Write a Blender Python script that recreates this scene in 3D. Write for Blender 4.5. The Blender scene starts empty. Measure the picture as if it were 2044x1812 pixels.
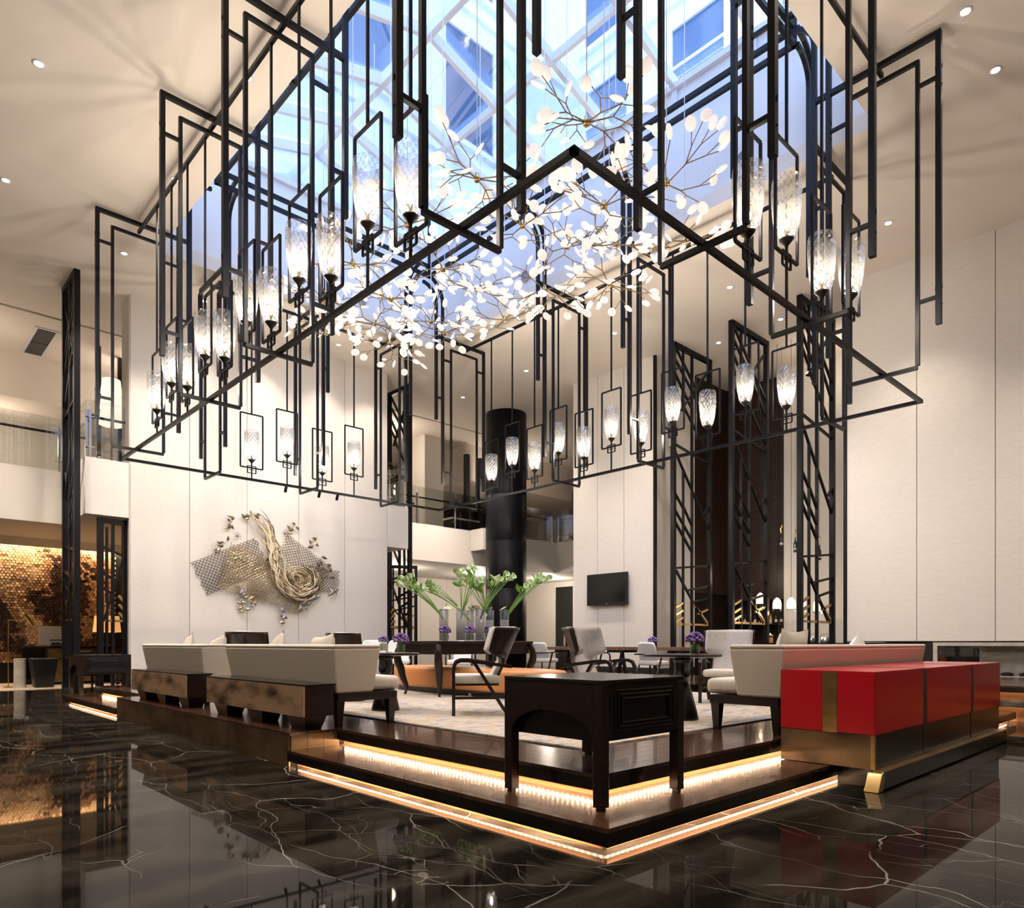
import bpy, math, random
from mathutils import Vector, Matrix, Euler
random.seed(7)
PI = math.pi
S = bpy.context.scene
COL = S.collection

# ------------------------------------------------------------------ camera
cam_d = bpy.data.cameras.new('camera')
cam = bpy.data.objects.new('camera', cam_d); COL.objects.link(cam)
cam.location = (0, 0, 1.14)
cam.rotation_euler = (math.radians(90), 0, math.radians(46.7 - 90))
cam_d.sensor_width = 36.0
cam_d.lens = 36.0 * 1398 / 2044
cam_d.shift_y = (1283 - 906) / 2044
cam_d.clip_end = 200
S.camera = cam

# ------------------------------------------------------------------ world, view
W = bpy.data.worlds.new('daylight'); S.world = W; W.use_nodes = True
bg = W.node_tree.nodes['Background']
bg.inputs[0].default_value = (0.52, 0.69, 1.0, 1)
bg.inputs[1].default_value = 4.2
S.view_settings.view_transform = 'Standard'
S.view_settings.look = 'None'
S.view_settings.gamma = 1.0
S.view_settings.use_curve_mapping = False
S.view_settings.exposure = 0.56
S.cycles.max_bounces = 6
S.cycles.diffuse_bounces = 3
S.cycles.use_light_tree = False
S.cycles.glossy_bounces = 3
S.cycles.adaptive_threshold = 0.04
S.cycles.transmission_bounces = 2
S.cycles.transparent_max_bounces = 12
S.cycles.sample_clamp_indirect = 6.0
S.cycles.caustics_reflective = False
S.cycles.caustics_refractive = False

ZC = 9.4          # ceiling
Z1, Z2 = .15, .31  # platform treads

def lamp(kind, name, loc, power, color, size=.1, target=None, spot=None, blend=.6, sx=None, sy=None, rot=None):
    l = bpy.data.lights.new(name, kind); l.energy = power; l.color = color
    o = bpy.data.objects.new(name, l); COL.objects.link(o); o.location = loc
    if kind == 'SPOT':
        l.spot_size = math.radians(spot or 100); l.spot_blend = blend; l.shadow_soft_size = size
    elif kind == 'AREA':
        l.shape = 'RECTANGLE'; l.size = sx; l.size_y = sy
    else:
        l.shadow_soft_size = size
    if target is not None:
        o.rotation_euler = (Vector(target) - Vector(loc)).to_track_quat('-Z', 'Y').to_euler()
    if rot: o.rotation_euler = rot
    return o
WARM = (1.0, .85, .70)
WARM2 = (1.0, .72, .48)

# ------------------------------------------------------------------ materials
MATS = {}
def mat(name, col, rough=.5, metal=0.0, spec=.5, emit=None, es=0.0, noise=None, bump=None, coat=0.0, alpha=None):
    """noise=(scale xyz, colour2, contrast lo, hi, detail); bump=(scale xyz, strength)"""
    m = bpy.data.materials.new(name); m.use_nodes = True
    nt = m.node_tree; b = nt.nodes['Principled BSDF']
    b.inputs['Base Color'].default_value = (*col, 1)
    b.inputs['Roughness'].default_value = rough
    b.inputs['Metallic'].default_value = metal
    b.inputs['Specular IOR Level'].default_value = spec
    b.inputs['Coat Weight'].default_value = coat
    if coat: b.inputs['Coat Roughness'].default_value = .05
    if emit:
        b.inputs['Emission Color'].default_value = (*emit, 1); b.inputs['Emission Strength'].default_value = es
    def coords(scale):
        tc = nt.nodes.new('ShaderNodeTexCoord'); mp = nt.nodes.new('ShaderNodeMapping')
        mp.inputs['Scale'].default_value = scale
        nt.links.new(tc.outputs['Object'], mp.inputs[0]); return mp.outputs[0]
    if noise:
        sc, c2, lo, hi, det = noise
        n = nt.nodes.new('ShaderNodeTexNoise'); n.inputs['Scale'].default_value = 1; n.inputs['Detail'].default_value = det
        nt.links.new(coords(sc), n.inputs['Vector'])
        r = nt.nodes.new('ShaderNodeValToRGB')
        r.color_ramp.elements[0].position = lo; r.color_ramp.elements[1].position = hi
        r.color_ramp.elements[0].color = (*col, 1); r.color_ramp.elements[1].color = (*c2, 1)
        nt.links.new(n.outputs['Fac'], r.inputs[0]); nt.links.new(r.outputs[0], b.inputs['Base Color'])
    if bump:
        sc, st = bump
        n = nt.nodes.new('ShaderNodeTexNoise'); n.inputs['Scale'].default_value = 1; n.inputs['Detail'].default_value = 1
        nt.links.new(coords(sc), n.inputs['Vector'])
        bp = nt.nodes.new('ShaderNodeBump'); bp.inputs['Strength'].default_value = st; bp.inputs['Distance'].default_value = .01
        nt.links.new(n.outputs['Fac'], bp.inputs['Height']); nt.links.new(bp.outputs[0], b.inputs['Normal'])
    if es and es < 60: m.cycles.emission_sampling = 'NONE'      # the lamps beside them do the lighting
    MATS[name] = m
    return m

def glassy(name, tint=(1, 1, 1), gloss=.08, rough=.02, diff=0.0, dcol=(1, 1, 1), bump=None):
    """thin pane: transparent + fresnel gloss (+ some translucent frosting)"""
    m = bpy.data.materials.new(name); m.use_nodes = True
    nt = m.node_tree; nt.nodes.clear()
    out = nt.nodes.new('ShaderNodeOutputMaterial')
    tr = nt.nodes.new('ShaderNodeBsdfTransparent'); tr.inputs[0].default_value = (*tint, 1)
    gl = nt.nodes.new('ShaderNodeBsdfGlossy'); gl.inputs['Roughness'].default_value = rough
    lw = nt.nodes.new('ShaderNodeLayerWeight'); lw.inputs[0].default_value = .35
    mu = nt.nodes.new('ShaderNodeMath'); mu.operation = 'MULTIPLY_ADD'
    mu.inputs[1].default_value = .45; mu.inputs[2].default_value = gloss
    nt.links.new(lw.outputs['Fresnel'], mu.inputs[0])
    mx = nt.nodes.new('ShaderNodeMixShader')
    nt.links.new(mu.outputs[0], mx.inputs[0]); nt.links.new(tr.outputs[0], mx.inputs[1]); nt.links.new(gl.outputs[0], mx.inputs[2])
    last = mx.outputs[0]
    if diff:
        tl = nt.nodes.new('ShaderNodeBsdfTranslucent'); tl.inputs[0].default_value = (*dcol, 1)
        df = nt.nodes.new('ShaderNodeBsdfDiffuse'); df.inputs[0].default_value = (*dcol, 1)
        ad = nt.nodes.new('ShaderNodeMixShader'); ad.inputs[0].default_value = .35
        nt.links.new(tl.outputs[0], ad.inputs[1]); nt.links.new(df.outputs[0], ad.inputs[2])
        m2 = nt.nodes.new('ShaderNodeMixShader'); m2.inputs[0].default_value = diff
        nt.links.new(last, m2.inputs[1]); nt.links.new(ad.outputs[0], m2.inputs[2]); last = m2.outputs[0]
    if bump:
        tc = nt.nodes.new('ShaderNodeTexCoord'); n = nt.nodes.new('ShaderNodeTexNoise')
        n.inputs['Scale'].default_value = bump[0]
        nt.links.new(tc.outputs['Object'], n.inputs['Vector'])
        bp = nt.nodes.new('ShaderNodeBump'); bp.inputs['Strength'].default_value = bump[1]; bp.inputs['Distance'].default_value = .01
        nt.links.new(n.outputs['Fac'], bp.inputs['Height']); nt.links.new(bp.outputs[0], gl.inputs['Normal'])
    nt.links.new(last, out.inputs[0])
    MATS[name] = m
    return m

def marble():
    m = bpy.data.materials.new('black_marble'); m.use_nodes = True
    nt = m.node_tree; b = nt.nodes['Principled BSDF']
    tc = nt.nodes.new('ShaderNodeTexCoord')
    def N(t): return nt.nodes.new('ShaderNode' + t)
    L = nt.links.new
    # warp
    wn = N('TexNoise'); wn.inputs['Scale'].default_value = 1.3; wn.inputs['Detail'].default_value = 3
    L(tc.outputs['Object'], wn.inputs['Vector'])
    sub = N('VectorMath'); sub.operation = 'SUBTRACT'; sub.inputs[1].default_value = (.5, .5, .5); L(wn.outputs['Color'], sub.inputs[0])
    scl = N('VectorMath'); scl.operation = 'SCALE'; scl.inputs['Scale'].default_value = .38; L(sub.outputs[0], scl.inputs[0])
    add = N('VectorMath'); add.operation = 'ADD'; L(tc.outputs['Object'], add.inputs[0]); L(scl.outputs[0], add.inputs[1])
    total = None
    for sc, wdt, mlo, mhi, off, amp in ((.9, .0028, .46, .58, 0, .40), (2.3, .005, .50, .62, 7, .26), (.5, .002, .42, .54, 3, .30), (4.2, .007, .57, .66, 11, .18)):
        mp = N('Mapping'); mp.inputs['Location'].default_value = (off, off * 1.7, 0); mp.inputs['Rotation'].default_value = (0, 0, .5 + off); mp.inputs['Scale'].default_value = (1, .38, 1)
        L(add.outputs[0], mp.inputs[0])
        vo = N('TexVoronoi'); vo.feature = 'DISTANCE_TO_EDGE'; vo.inputs['Scale'].default_value = sc; L(mp.outputs[0], vo.inputs['Vector'])
        r = N('MapRange'); r.inputs[1].default_value = 0; r.inputs[2].default_value = wdt; r.inputs[3].default_value = amp; r.inputs[4].default_value = 0
        L(vo.outputs['Distance'], r.inputs[0])
        mk = N('TexNoise'); mk.inputs['Scale'].default_value = 1.1; mk.inputs['Detail'].default_value = 2; L(mp.outputs[0], mk.inputs['Vector'])
        r2 = N('MapRange'); r2.inputs[1].default_value = mlo; r2.inputs[2].default_value = mhi; L(mk.outputs['Fac'], r2.inputs[0])
        mu = N('Math'); mu.operation = 'MULTIPLY'; L(r.outputs[0], mu.inputs[0]); L(r2.outputs[0], mu.inputs[1])
        if total is None: total = mu.outputs[0]
        else:
            a = N('Math'); a.operation = 'MAXIMUM'; L(total, a.inputs[0]); L(mu.outputs[0], a.inputs[1]); total = a.outputs[0]
    cl = N('TexNoise'); cl.inputs['Scale'].default_value = .8; cl.inputs['Detail'].default_value = 3
    mpc = N('Mapping'); mpc.inputs['Rotation'].default_value = (0, 0, .7); mpc.inputs['Scale'].default_value = (1, 4, 1); L(add.outputs[0], mpc.inputs[0]); L(mpc.outputs[0], cl.inputs['Vector'])
    cr = N('ValToRGB'); cr.color_ramp.elements[0].color = (.006, .005, .004, 1); cr.color_ramp.elements[1].color = (.035, .030, .022, 1)
    cr.color_ramp.elements[0].position = .42; cr.color_ramp.elements[1].position = .75
    L(cl.outputs['Fac'], cr.inputs[0])
    mx = N('Mix'); mx.data_type = 'RGBA'; L(total, mx.inputs[0]); L(cr.outputs[0], mx.inputs[6]); mx.inputs[7].default_value = (.75, .70, .60, 1)
    L(mx.outputs[2], b.inputs['Base Color'])
    b.inputs['Roughness'].default_value = .025
    b.inputs['Specular IOR Level'].default_value = .026
    MATS['marble'] = m
    return m

def rug_mat():
    m = bpy.data.materials.new('rug_wool'); m.use_nodes = True
    nt = m.node_tree; b = nt.nodes['Principled BSDF']; L = nt.links.new
    def N(t): return nt.nodes.new('ShaderNode' + t)
    tc = N('TexCoord'); mp = N('Mapping'); mp.inputs['Scale'].default_value = (4, 10, 1); mp.inputs['Rotation'].default_value = (0, 0, .75); L(tc.outputs['Object'], mp.inputs[0])
    n1 = N('TexNoise'); n1.inputs['Scale'].default_value = 1; n1.inputs['Detail'].default_value = 4; L(mp.outputs[0], n1.inputs['Vector'])
    r = N('ValToRGB'); e = r.color_ramp.elements
    e[0].position = .34; e[0].color = (.27, .25, .28, 1); e[1].position = .45; e[1].color = (.44, .40, .36, 1)
    for p, c in ((.53, (.52, .47, .41, 1)), (.60, (.48, .33, .17, 1)), (.66, (.48, .43, .37, 1))):
        q = e.new(p); q.color = c
    L(n1.outputs['Fac'], r.inputs[0]); L(r.outputs[0], b.inputs['Base Color'])
    b.inputs['Roughness'].default_value = .95; b.inputs['Specular IOR Level'].default_value = .1
    n2 = N('TexNoise'); n2.inputs['Scale'].default_value = 160; L(tc.outputs['Object'], n2.inputs['Vector'])
    bp = N('Bump'); bp.inputs['Strength'].default_value = .5; bp.inputs['Distance'].default_value = .01
    L(n2.outputs['Fac'], bp.inputs['Height']); L(bp.outputs[0], b.inputs['Normal'])
    MATS['rug'] = m
    return m

marble(); rug_mat()
mat('ceiling', (.90, .81, .71), .9, spec=.1)
mat('shaft', (.88, .89, .90), .8, spec=.2)
mat('fabric_wall', (.76, .71, .655), .85, spec=.15, noise=((7, 7, 90), (.82, .775, .72), .35, .65, 3), bump=((9, 9, 120), .12))
mat('groove', (.05, .045, .04), .7)
mat('plaster', (.80, .74, .67), .8, spec=.2)
mat('slab_white', (.84, .80, .75), .6)
mat('black_metal', (.0060, .0062, .0085), .36, spec=.2)
mat('dark_bronze', (.030, .024, .018), .38, metal=.3, spec=.5)
mat('brass', (.60, .42, .18), .25, metal=1)
mat('brass_dark', (.42, .28, .105), .33, metal=.9, noise=((3, 3, 8), (.24, .155, .06), .35, .7, 3))
mat('bronze_panel', (.66, .45, .28), .36, metal=.6, noise=((2.2, 2.2, 6), (.085, .05, .03), .42, .68, 5))
mat('bronze_side', (.20, .135, .070), .42, metal=.7, noise=((2, 2, 5), (.05, .032, .018), .4, .7, 5))
mat('wood_dark', (.011, .006, .0045), .3, spec=.35, noise=((3, 30, 30), (.024, .011, .008), .4, .7, 3), coat=.08)
mat('wood_deck', (.040, .018, .011), .2, spec=.5, noise=((28, 3, 3), (.085, .038, .022), .35, .7, 4), coat=.35)
mat('wood_black', (.007, .006, .005), .22, spec=.4, coat=.1)
mat('wood_brown', (.11, .05, .028), .35, noise=((4, 30, 4), (.25, .12, .06), .4, .7, 5), coat=.2)
mat('copper_wall', (.44, .19, .065), .5, metal=.2)
mat('wood_bar', (.020, .008, .005), .4, noise=((2, 2, 14), (.042, .017, .009), .35, .7, 4))
mat('leather_cream', (.68, .615, .52), .42, spec=.4)
mat('fabric_cream', (.62, .56, .48), .9, spec=.1, noise=((120, 120, 120), (.74, .69, .62), .4, .6, 2), bump=((150, 150, 150), .3))
mat('fabric_grey', (.50, .475, .455), .9, spec=.1, noise=((40, 40, 60), (.60, .58, .575), .35, .65, 2), bump=((150, 150, 150), .3))
mat('fabric_white', (.82, .80, .78), .8, spec=.15)
mat('leather_orange', (.60, .25, .085), .38, spec=.45)
mat('red_lacquer', (.47, .011, .018), .2, spec=.3, coat=.06)
mat('stone_grey', (.42, .39, .34), .5, noise=((5, 5, 5), (.55, .51, .45), .4, .6, 4))
mat('stone_dark', (.02, .018, .016), .2)
mat('black', (.006, .006, .006), .4)
mat('screen', (.004, .006, .005), .12)
mat('white_steel', (.80, .80, .84), .5)
mat('chrome', (.75, .76, .78), .15, metal=1)
mat('carpet', (.42, .34, .25), .95, noise=((6, 6, 6), (.55, .46, .36), .4, .6, 4))
mat('leaf', (.13, .34, .045), .4, noise=((14, 14, 14), (.26, .52, .10), .4, .65, 2))
mat('stem', (.16, .36, .06), .45)
mat('petal_white', (.80, .84, .62), .5, noise=((16, 16, 16), (.24, .46, .10), .42, .60, 2))
mat('petal_purple', (.10, .04, .22), .7, noise=((50, 50, 50), (.42, .30, .62), .42, .70, 2))
mat('juice', (.90, .40, .05), .3)
mat('juice_green', (.45, .50, .05), .3)
mat('facade', (.74, .77, .82), .8, noise=((1, 1, 1), (.80, .82, .86), .4, .6, 3))
mat('facade_glass', (.08, .13, .20), .08, spec=.8)
mat('concrete', (.72, .68, .62), .8)
mat('gold_art', (.52, .40, .23), .38, metal=.8)
mat('gold_light', (.80, .70, .52), .4, metal=.5)
mat('bronze_art', (.15, .11, .075), .45, metal=.6)
mat('pewter', (.36, .34, .35), .45, metal=.5)
mat('bulb', (1, .9, .7), .5, emit=(1, .80, .52), es=38)
mat('led', (1, .6, .3), .5, emit=(1, .72, .48), es=70)
mat('led_diffuser', (1, .8, .6), .6, emit=(1, .72, .46), es=5)
mat('downlight_on', (1, 1, 1), .5, emit=(1, .9, .75), es=22)
mat('petal_glow', (.85, .78, .74), .5, emit=(1, .86, .77), es=.36)
mat('shade_glow', (.9, .55, .2), .8, emit=(1, .46, .13), es=.5)
mat('shade_white', (.9, .85, .75), .8, emit=(1, .85, .65), es=.8)
mat('pend_glow', (.95, .9, .8), .4, emit=(1, .84, .6), es=1.1)
mat('bottle_dark', (.01, .02, .01), .1)
mat('paper', (.75, .70, .60), .7)
glassy('glass', (.97, .985, .98), .03)
glassy('glass_rail', (.93, .95, .94), .05)
glassy('glass_roof', (.84, .89, 1.0), .05)
glassy('glass_vase', (.97, .98, .98), .03, rough=.03)
glassy('crystal', (.95, .96, .98), .10, rough=.10, diff=.007, dcol=(1, .97, .92))
glassy('crystal_cut', (.60, .63, .68), .22, rough=.15, diff=.024, dcol=(1, .96, .90))
glassy('water', (.97, .97, .97), .02, diff=.85, dcol=(.96, .96, .96))

# ------------------------------------------------------------------ mesh helpers
class MB:
    def __init__(s): s.v = []; s.f = []
    def add(s, vs, fs):
        o = len(s.v); s.v += [tuple(p) for p in vs]; s.f += [tuple(i + o for i in f) for f in fs]; return s
    def box(s, x0, x1, y0, y1, z0, z1):
        return s.add([(x0, y0, z0), (x1, y0, z0), (x1, y1, z0), (x0, y1, z0), (x0, y0, z1), (x1, y0, z1), (x1, y1, z1), (x0, y1, z1)],
                     [(0, 3, 2, 1), (4, 5, 6, 7), (0, 1, 5, 4), (1, 2, 6, 5), (2, 3, 7, 6), (3, 0, 4, 7)])
    def hexa(s, b, t):
        """frustum from 4 bottom and 4 top points"""
        return s.add(list(b) + list(t), [(0, 3, 2, 1), (4, 5, 6, 7), (0, 1, 5, 4), (1, 2, 6, 5), (2, 3, 7, 6), (3, 0, 4, 7)])
    def bar(s, p, q, w, h=None, up=(0, 0, 1)):
        h = h or w; p = Vector(p); q = Vector(q); d = (q - p).normalized(); u = Vector(up)
        if abs(d.dot(u)) > .95: u = Vector((1, 0, 0)) if abs(d.x) < .9 else Vector((0, 1, 0))
        a = d.cross(u).normalized() * w / 2; b = a.cross(d).normalized() * h / 2
        return s.add([p - a - b, p + a - b, p + a + b, p - a + b, q - a - b, q + a - b, q + a + b, q - a + b],
                     [(0, 3, 2, 1), (4, 5, 6, 7), (0, 1, 5, 4), (1, 2, 6, 5), (2, 3, 7, 6), (3, 0, 4, 7)])
    def tube(s, pts, r, n=6, r2=None, rect=None, side=None):
        """swept tube; rect=(w,h) makes a rectangular section"""
        pts = [Vector(p) for p in pts]; N = len(pts); vs = []; fs = []
        ref = Vector(side) if side else None
        for i, p in enumerate(pts):
            t = (pts[min(i + 1, N - 1)] - pts[max(i - 1, 0)]).normalized()
            u = ref or (Vector((0, 0, 1)) if abs(t.z) < .9 else Vector((1, 0, 0)))
            a = t.cross(u)
            if a.length < 1e-4: a = t.cross(Vector((.3, .7, .1)))
            a.normalize(); b = a.cross(t).normalized()
            rr = r[i] if isinstance(r, (list, tuple)) else r if r2 is None else r + (r2 - r) * i / (N - 1)
            if rect:
                w, h = rect
                for sx, sy in ((-1, -1), (1, -1), (1, 1), (-1, 1)): vs.append(p + a * sx * w / 2 + b * sy * h / 2)
            else:
                for k in range(n): vs.append(p + a * rr * math.cos(2 * PI * k / n) + b * rr * math.sin(2 * PI * k / n))
        m = 4 if rect else n
        for i in range(N - 1):
            for k in range(m): fs.append((i * m + k, i * m + (k + 1) % m, (i + 1) * m + (k + 1) % m, (i + 1) * m + k))
        fs.append(tuple(reversed(range(m)))); fs.append(tuple((N - 1) * m + k for k in range(m)))
        return s.add(vs, fs)
    def lathe(s, prof, n=24, c=(0, 0, 0), cap=True):
        vs = []; fs = []
        for r, z in prof:
            for k in range(n): vs.append((c[0] + r * math.cos(2 * PI * k / n), c[1] + r * math.sin(2 * PI * k / n), c[2] + z))
        for i in range(len(prof) - 1):
            for k in range(n): fs.append((i * n + k, i * n + (k + 1) % n, (i + 1) * n + (k + 1) % n, (i + 1) * n + k))
        if cap:
            fs.append(tuple(reversed(range(n)))); fs.append(tuple((len(prof) - 1) * n + k for k in range(n)))
        return s.add(vs, fs)
    def prism(s, poly, axis, a, b):
        """poly of 2-tuples: axis x -> (y,z), y -> (x,z), z -> (x,y)"""
        def P(p, t): return {'x': (t, p[0], p[1]), 'y': (p[0], t, p[1]), 'z': (p[0], p[1], t)}[axis]
        n = len(poly); vs = [P(p, a) for p in poly] + [P(p, b) for p in poly]
        fs = [tuple(range(n)), tuple(reversed(range(n, 2 * n)))] + [(k, k + n, (k + 1) % n + n, (k + 1) % n) for k in range(n)]
        return s.add(vs, fs)
    def loft(s, b, t):
        n = len(b)
        return s.add(list(b) + list(t), [tuple(reversed(range(n))), tuple(range(n, 2 * n))] + [(k, (k + 1) % n, (k + 1) % n + n, k + n) for k in range(n)])
    def ell(s, c, r, nu=12, nv=7):
        vs = [(c[0], c[1], c[2] - r[2])]; fs = []
        for j in range(1, nv):
            a = -PI / 2 + PI * j / nv
            for k in range(nu): vs.append((c[0] + r[0] * math.cos(a) * math.cos(2 * PI * k / nu), c[1] + r[1] * math.cos(a) * math.sin(2 * PI * k / nu), c[2] + r[2] * math.sin(a)))
        vs.append((c[0], c[1], c[2] + r[2])); T = len(vs) - 1
        for k in range(nu):
            fs.append((0, 1 + (k + 1) % nu, 1 + k)); fs.append((T, 1 + (nv - 2) * nu + k, 1 + (nv - 2) * nu + (k + 1) % nu))
            for j in range(nv - 2): fs.append((1 + j * nu + k, 1 + j * nu + (k + 1) % nu, 1 + (j + 1) * nu + (k + 1) % nu, 1 + (j + 1) * nu + k))
        return s.add(vs, fs)
    def sheet(s, fn, nu, nv, thick):
        """solid sheet: fn(u,v)->(point, normal)"""
        A = []; B = []
        for i in range(nu + 1):
            for j in range(nv + 1):
                p, n = fn(i / nu, j / nv); p = Vector(p); n = Vector(n).normalized()
                A.append(p); B.append(p + n * thick)
        N = len(A); fs = []; w = nv + 1
        for i in range(nu):
            for j in range(nv):
                a = i * w + j; fs.append((a, a + 1, a + w + 1, a + w)); fs.append((N + a, N + a + w, N + a + w + 1, N + a + 1))
        rim = [j for j in range(w)] + [i * w + nv for i in range(1, nu + 1)] + [nu * w + j for j in range(nv - 1, -1, -1)] + [i * w for i in range(nu - 1, 0, -1)]
        for k in range(len(rim)):
            a, b = rim[k], rim[(k + 1) % len(rim)]; fs.append((a, N + a, N + b, b))
        return s.add(A + B, fs)
    def mesh(s, name, m):
        me = bpy.data.meshes.new(name); me.from_pydata(s.v, [], s.f); me.update()
        if m: me.materials.append(MATS[m])
        return me
    def build(s, name, m, parent=None, smooth=False, bevel=0, loc=None, rz=0):
        me = s.mesh(name, m)
        o = bpy.data.objects.new(name, me); COL.objects.link(o)
        if parent: o.parent = parent
        if loc: o.location = loc
        if rz: o.rotation_euler = (0, 0, rz)
        if smooth:
            for p in me.polygons: p.use_smooth = True
        if bevel:
            b = o.modifiers.new('bevel', 'BEVEL'); b.width = bevel; b.segments = 3 if bevel > .012 else 2; b.limit_method = 'ANGLE'; b.angle_limit = math.radians(40)
            for p in me.polygons: p.use_smooth = True
            o.modifiers.new('wn', 'WEIGHTED_NORMAL')
        return o

def B(x0, x1, y0, y1, z0, z1): return MB().box(x0, x1, y0, y1, z0, z1)
def tag(o, label=None, cat=None, group=None, kind=None):
    if label: o['label'] = label
    if cat: o['category'] = cat
    if group: o['group'] = group
    if kind: o['kind'] = kind
    return o
def thing(name, label, cat, loc=(0, 0, 0), rz=0, group=None):
    o = bpy.data.objects.new(name, None); COL.objects.link(o); o.location = loc; o.rotation_euler = (0, 0, rz)
    o.empty_display_size = .1
    return tag(o, label, cat, group)
def copy_tree(o, parent=None):
    c = o.copy(); COL.objects.link(c); c.parent = parent
    for ch in list(o.children): copy_tree(ch, c)
    return c
def clone(o, label, loc, rz=0, group=None):
    c = copy_tree(o); c.location = loc; c.rotation_euler = (0, 0, rz); c['label'] = label
    if group: c['group'] = group
    return c
def struct(mb, name, m, parent=None, **k):
    o = mb.build(name, m, parent, **k)
    if not parent: o['kind'] = 'structure'
    return o
ORD = ['first', 'second', 'third', 'fourth', 'fifth', 'sixth', 'seventh', 'eighth', 'ninth', 'tenth', 'eleventh', 'twelfth', 'thirteenth', 'fourteenth']

# ================================================================== THE SETTING
struct(B(-10, 28, -10, 29, -.2, 0), 'floor', 'marble')
struct(B(-10, 12, 20.35, 23.95, 0, .012), 'floor_carpet', 'carpet')
SX0, SX1, SY0, SY1 = 4.70, 11.88, 4.16, 15.86          # skylight opening
c = MB().box(-10, SX0, -10, 20.9, ZC, ZC + .3).box(SX1, 28, -10, 20.9, ZC, ZC + .3).box(SX0, SX1, -10, SY0, ZC, ZC + .3).box(SX0, SX1, SY1, 20.9, ZC, ZC + .3)
ceil = struct(c, 'ceiling', 'ceiling')
struct(B(-10, 28, 21.02, 29, ZC, ZC + .3), 'ceiling_mezzanine', 'ceiling')
struct(B(-10, 28, 20.9, 21.02, ZC + .06, ZC + .3), 'trim_1', 'black')
# shaft of the skylight
ze = 12.06
for n, a in (('wall_shaft_left', (SX0 - .15, SX0, SY0 - .15, SY1 + .15)), ('wall_shaft_right', (SX1, SX1 + .15, SY0 - .15, SY1 + .15)),
             ('wall_shaft_near', (SX0, SX1, SY0 - .15, SY0)), ('wall_shaft_far', (SX0, SX1, SY1, SY1 + .15))):
    struct(B(*a, ZC + .3, ze), n, 'shaft')

# ---- glazed roof
sky = struct(MB().box(SX0 - .12, SX0 + .1, SY0 - .1, SY1 + .1, ze, ze + .12).box(SX1 - .1, SX1 + .12, SY0 - .1, SY1 + .1, ze, ze + .12)
             .box(SX0, SX1, SY0 - .1, SY0 + .08, ze, ze + .12).box(SX0, SX1, SY1 - .08, SY1 + .1, ze, ze + .12), 'window_1', 'white_steel')
xm = (SX0 + SX1) / 2; zr_ = 13.2
RY = [SY0 + .05] + [4.55 + 1.66 * k for k in range(1, 7)] + [SY1 - .05]
for y in RY:
    for xs in (SX0, SX1):
        mb = MB().bar((xs, y, ze + .1), (xm, y, zr_), .10, .22)
        mb.bar((xs, y, ze - .25), (xs, y, ze + .15), .12, .12)
        mb.build('rafter', 'white_steel', sky)
MB().bar((xm, SY0, zr_), (xm, SY1, zr_), .12, .24).build('ridge_beam', 'white_steel', sky)
for fx in (.25, .75):
    x = SX0 + (SX1 - SX0) * fx; z = ze + .1 + (zr_ - ze - .1) * .5
    for k in range(len(RY) - 1):
        MB().bar((x, RY[k], z), (x, RY[k + 1], z), .09, .16).build('purlin', 'white_steel', sky)
for k in range(len(RY) - 1):
    y0, y1 = RY[k] + .02, RY[k + 1] - .02
    for a, b_ in ((0, .25), (.25, .5), (.5, .75), (.75, 1)):
        xa, xb = SX0 + (SX1 - SX0) * a, SX0 + (SX1 - SX0) * b_
        hz = lambda f: ze + .1 + (zr_ - ze - .1) * (1 - abs(f - .5) * 2) + .14
        MB().add([(xa, y0, hz(a)), (xb, y0, hz(b_)), (xb, y1, hz(b_)), (xa, y1, hz(a)), (xa, y0, hz(a) + .02), (xb, y0, hz(b_) + .02), (xb, y1, hz(b_) + .02), (xa, y1, hz(a) + .02)],
                 [(0, 3, 2, 1), (4, 5, 6, 7), (0, 1, 5, 4), (1, 2, 6, 5), (2, 3, 7, 6), (3, 0, 4, 7)]).build('pane', 'glass_roof', sky)
for y in (SY0, SY1):
    MB().prism([(SX0, ze + .12), (SX1, ze + .12), (xm, zr_ + .14)], 'y', y - .01, y + .01).build('gable_pane', 'glass_roof', sky)

# ---- tower seen through the roof
tower = thing('hotel_tower', 'pale rendered tower with tall windows seen through the glass roof', 'building', (18.2, 16.6, 12.0))
def T(mb, n, m, par=None): return mb.build(n, m, par or tower)
tw = MB().box(-16.2, 3, 0, 2, .3, 26).box(0, 3, -17, 0, .3, 26)
T(tw, 'wall', 'facade')
for z0 in (4.4, 9.2, 14.0, 18.8):
    T(MB().box(-16.2, .06, -.14, 0, z0 - .75, z0 - .55), 'string_course', 'facade')
    T(MB().box(-.14, 0, -17, -.14, z0 - .75, z0 - .55), 'string_course', 'facade')
    for k in range(4):
        x1 = -3.45 - 3.45 * k; x0 = x1 - 1.9
        w = T(MB().box(x0 - .16, x0, -.1, 0, z0, z0 + 3.3).box(x1, x1 + .16, -.1, 0, z0, z0 + 3.3).box(x0 - .16, x1 + .16, -.1, 0, z0 + 3.3, z0 + 3.5).box(x0 - .22, x1 + .22, -.18, 0, z0 - .16, z0).box(x0, x1, -.07, 0, z0 + 2.1, z0 + 2.2), 'window', 'white_steel')
        T(MB().box(x0, x1, -.03, .02, z0, z0 + 3.3), 'window_pane', 'facade_glass', w)
        y1 = -1.0 - 3.45 * k; y0 = y1 - 1.75
        w = T(MB().box(-.1, 0, y0 - .16, y0, z0, z0 + 3.3).box(-.1, 0, y1, y1 + .16, z0, z0 + 3.3).box(-.1, 0, y0 - .16, y1 + .16, z0 + 3.3, z0 + 3.5).box(-.18, 0, y0 - .22, y1 + .22, z0 - .16, z0).box(-.07, 0, y0, y1, z0 + 2.1, z0 + 2.2), 'window', 'white_steel')
        T(MB().box(-.03, .02, y0, y1, z0, z0 + 3.3), 'window_pane', 'facade_glass', w)

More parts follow.
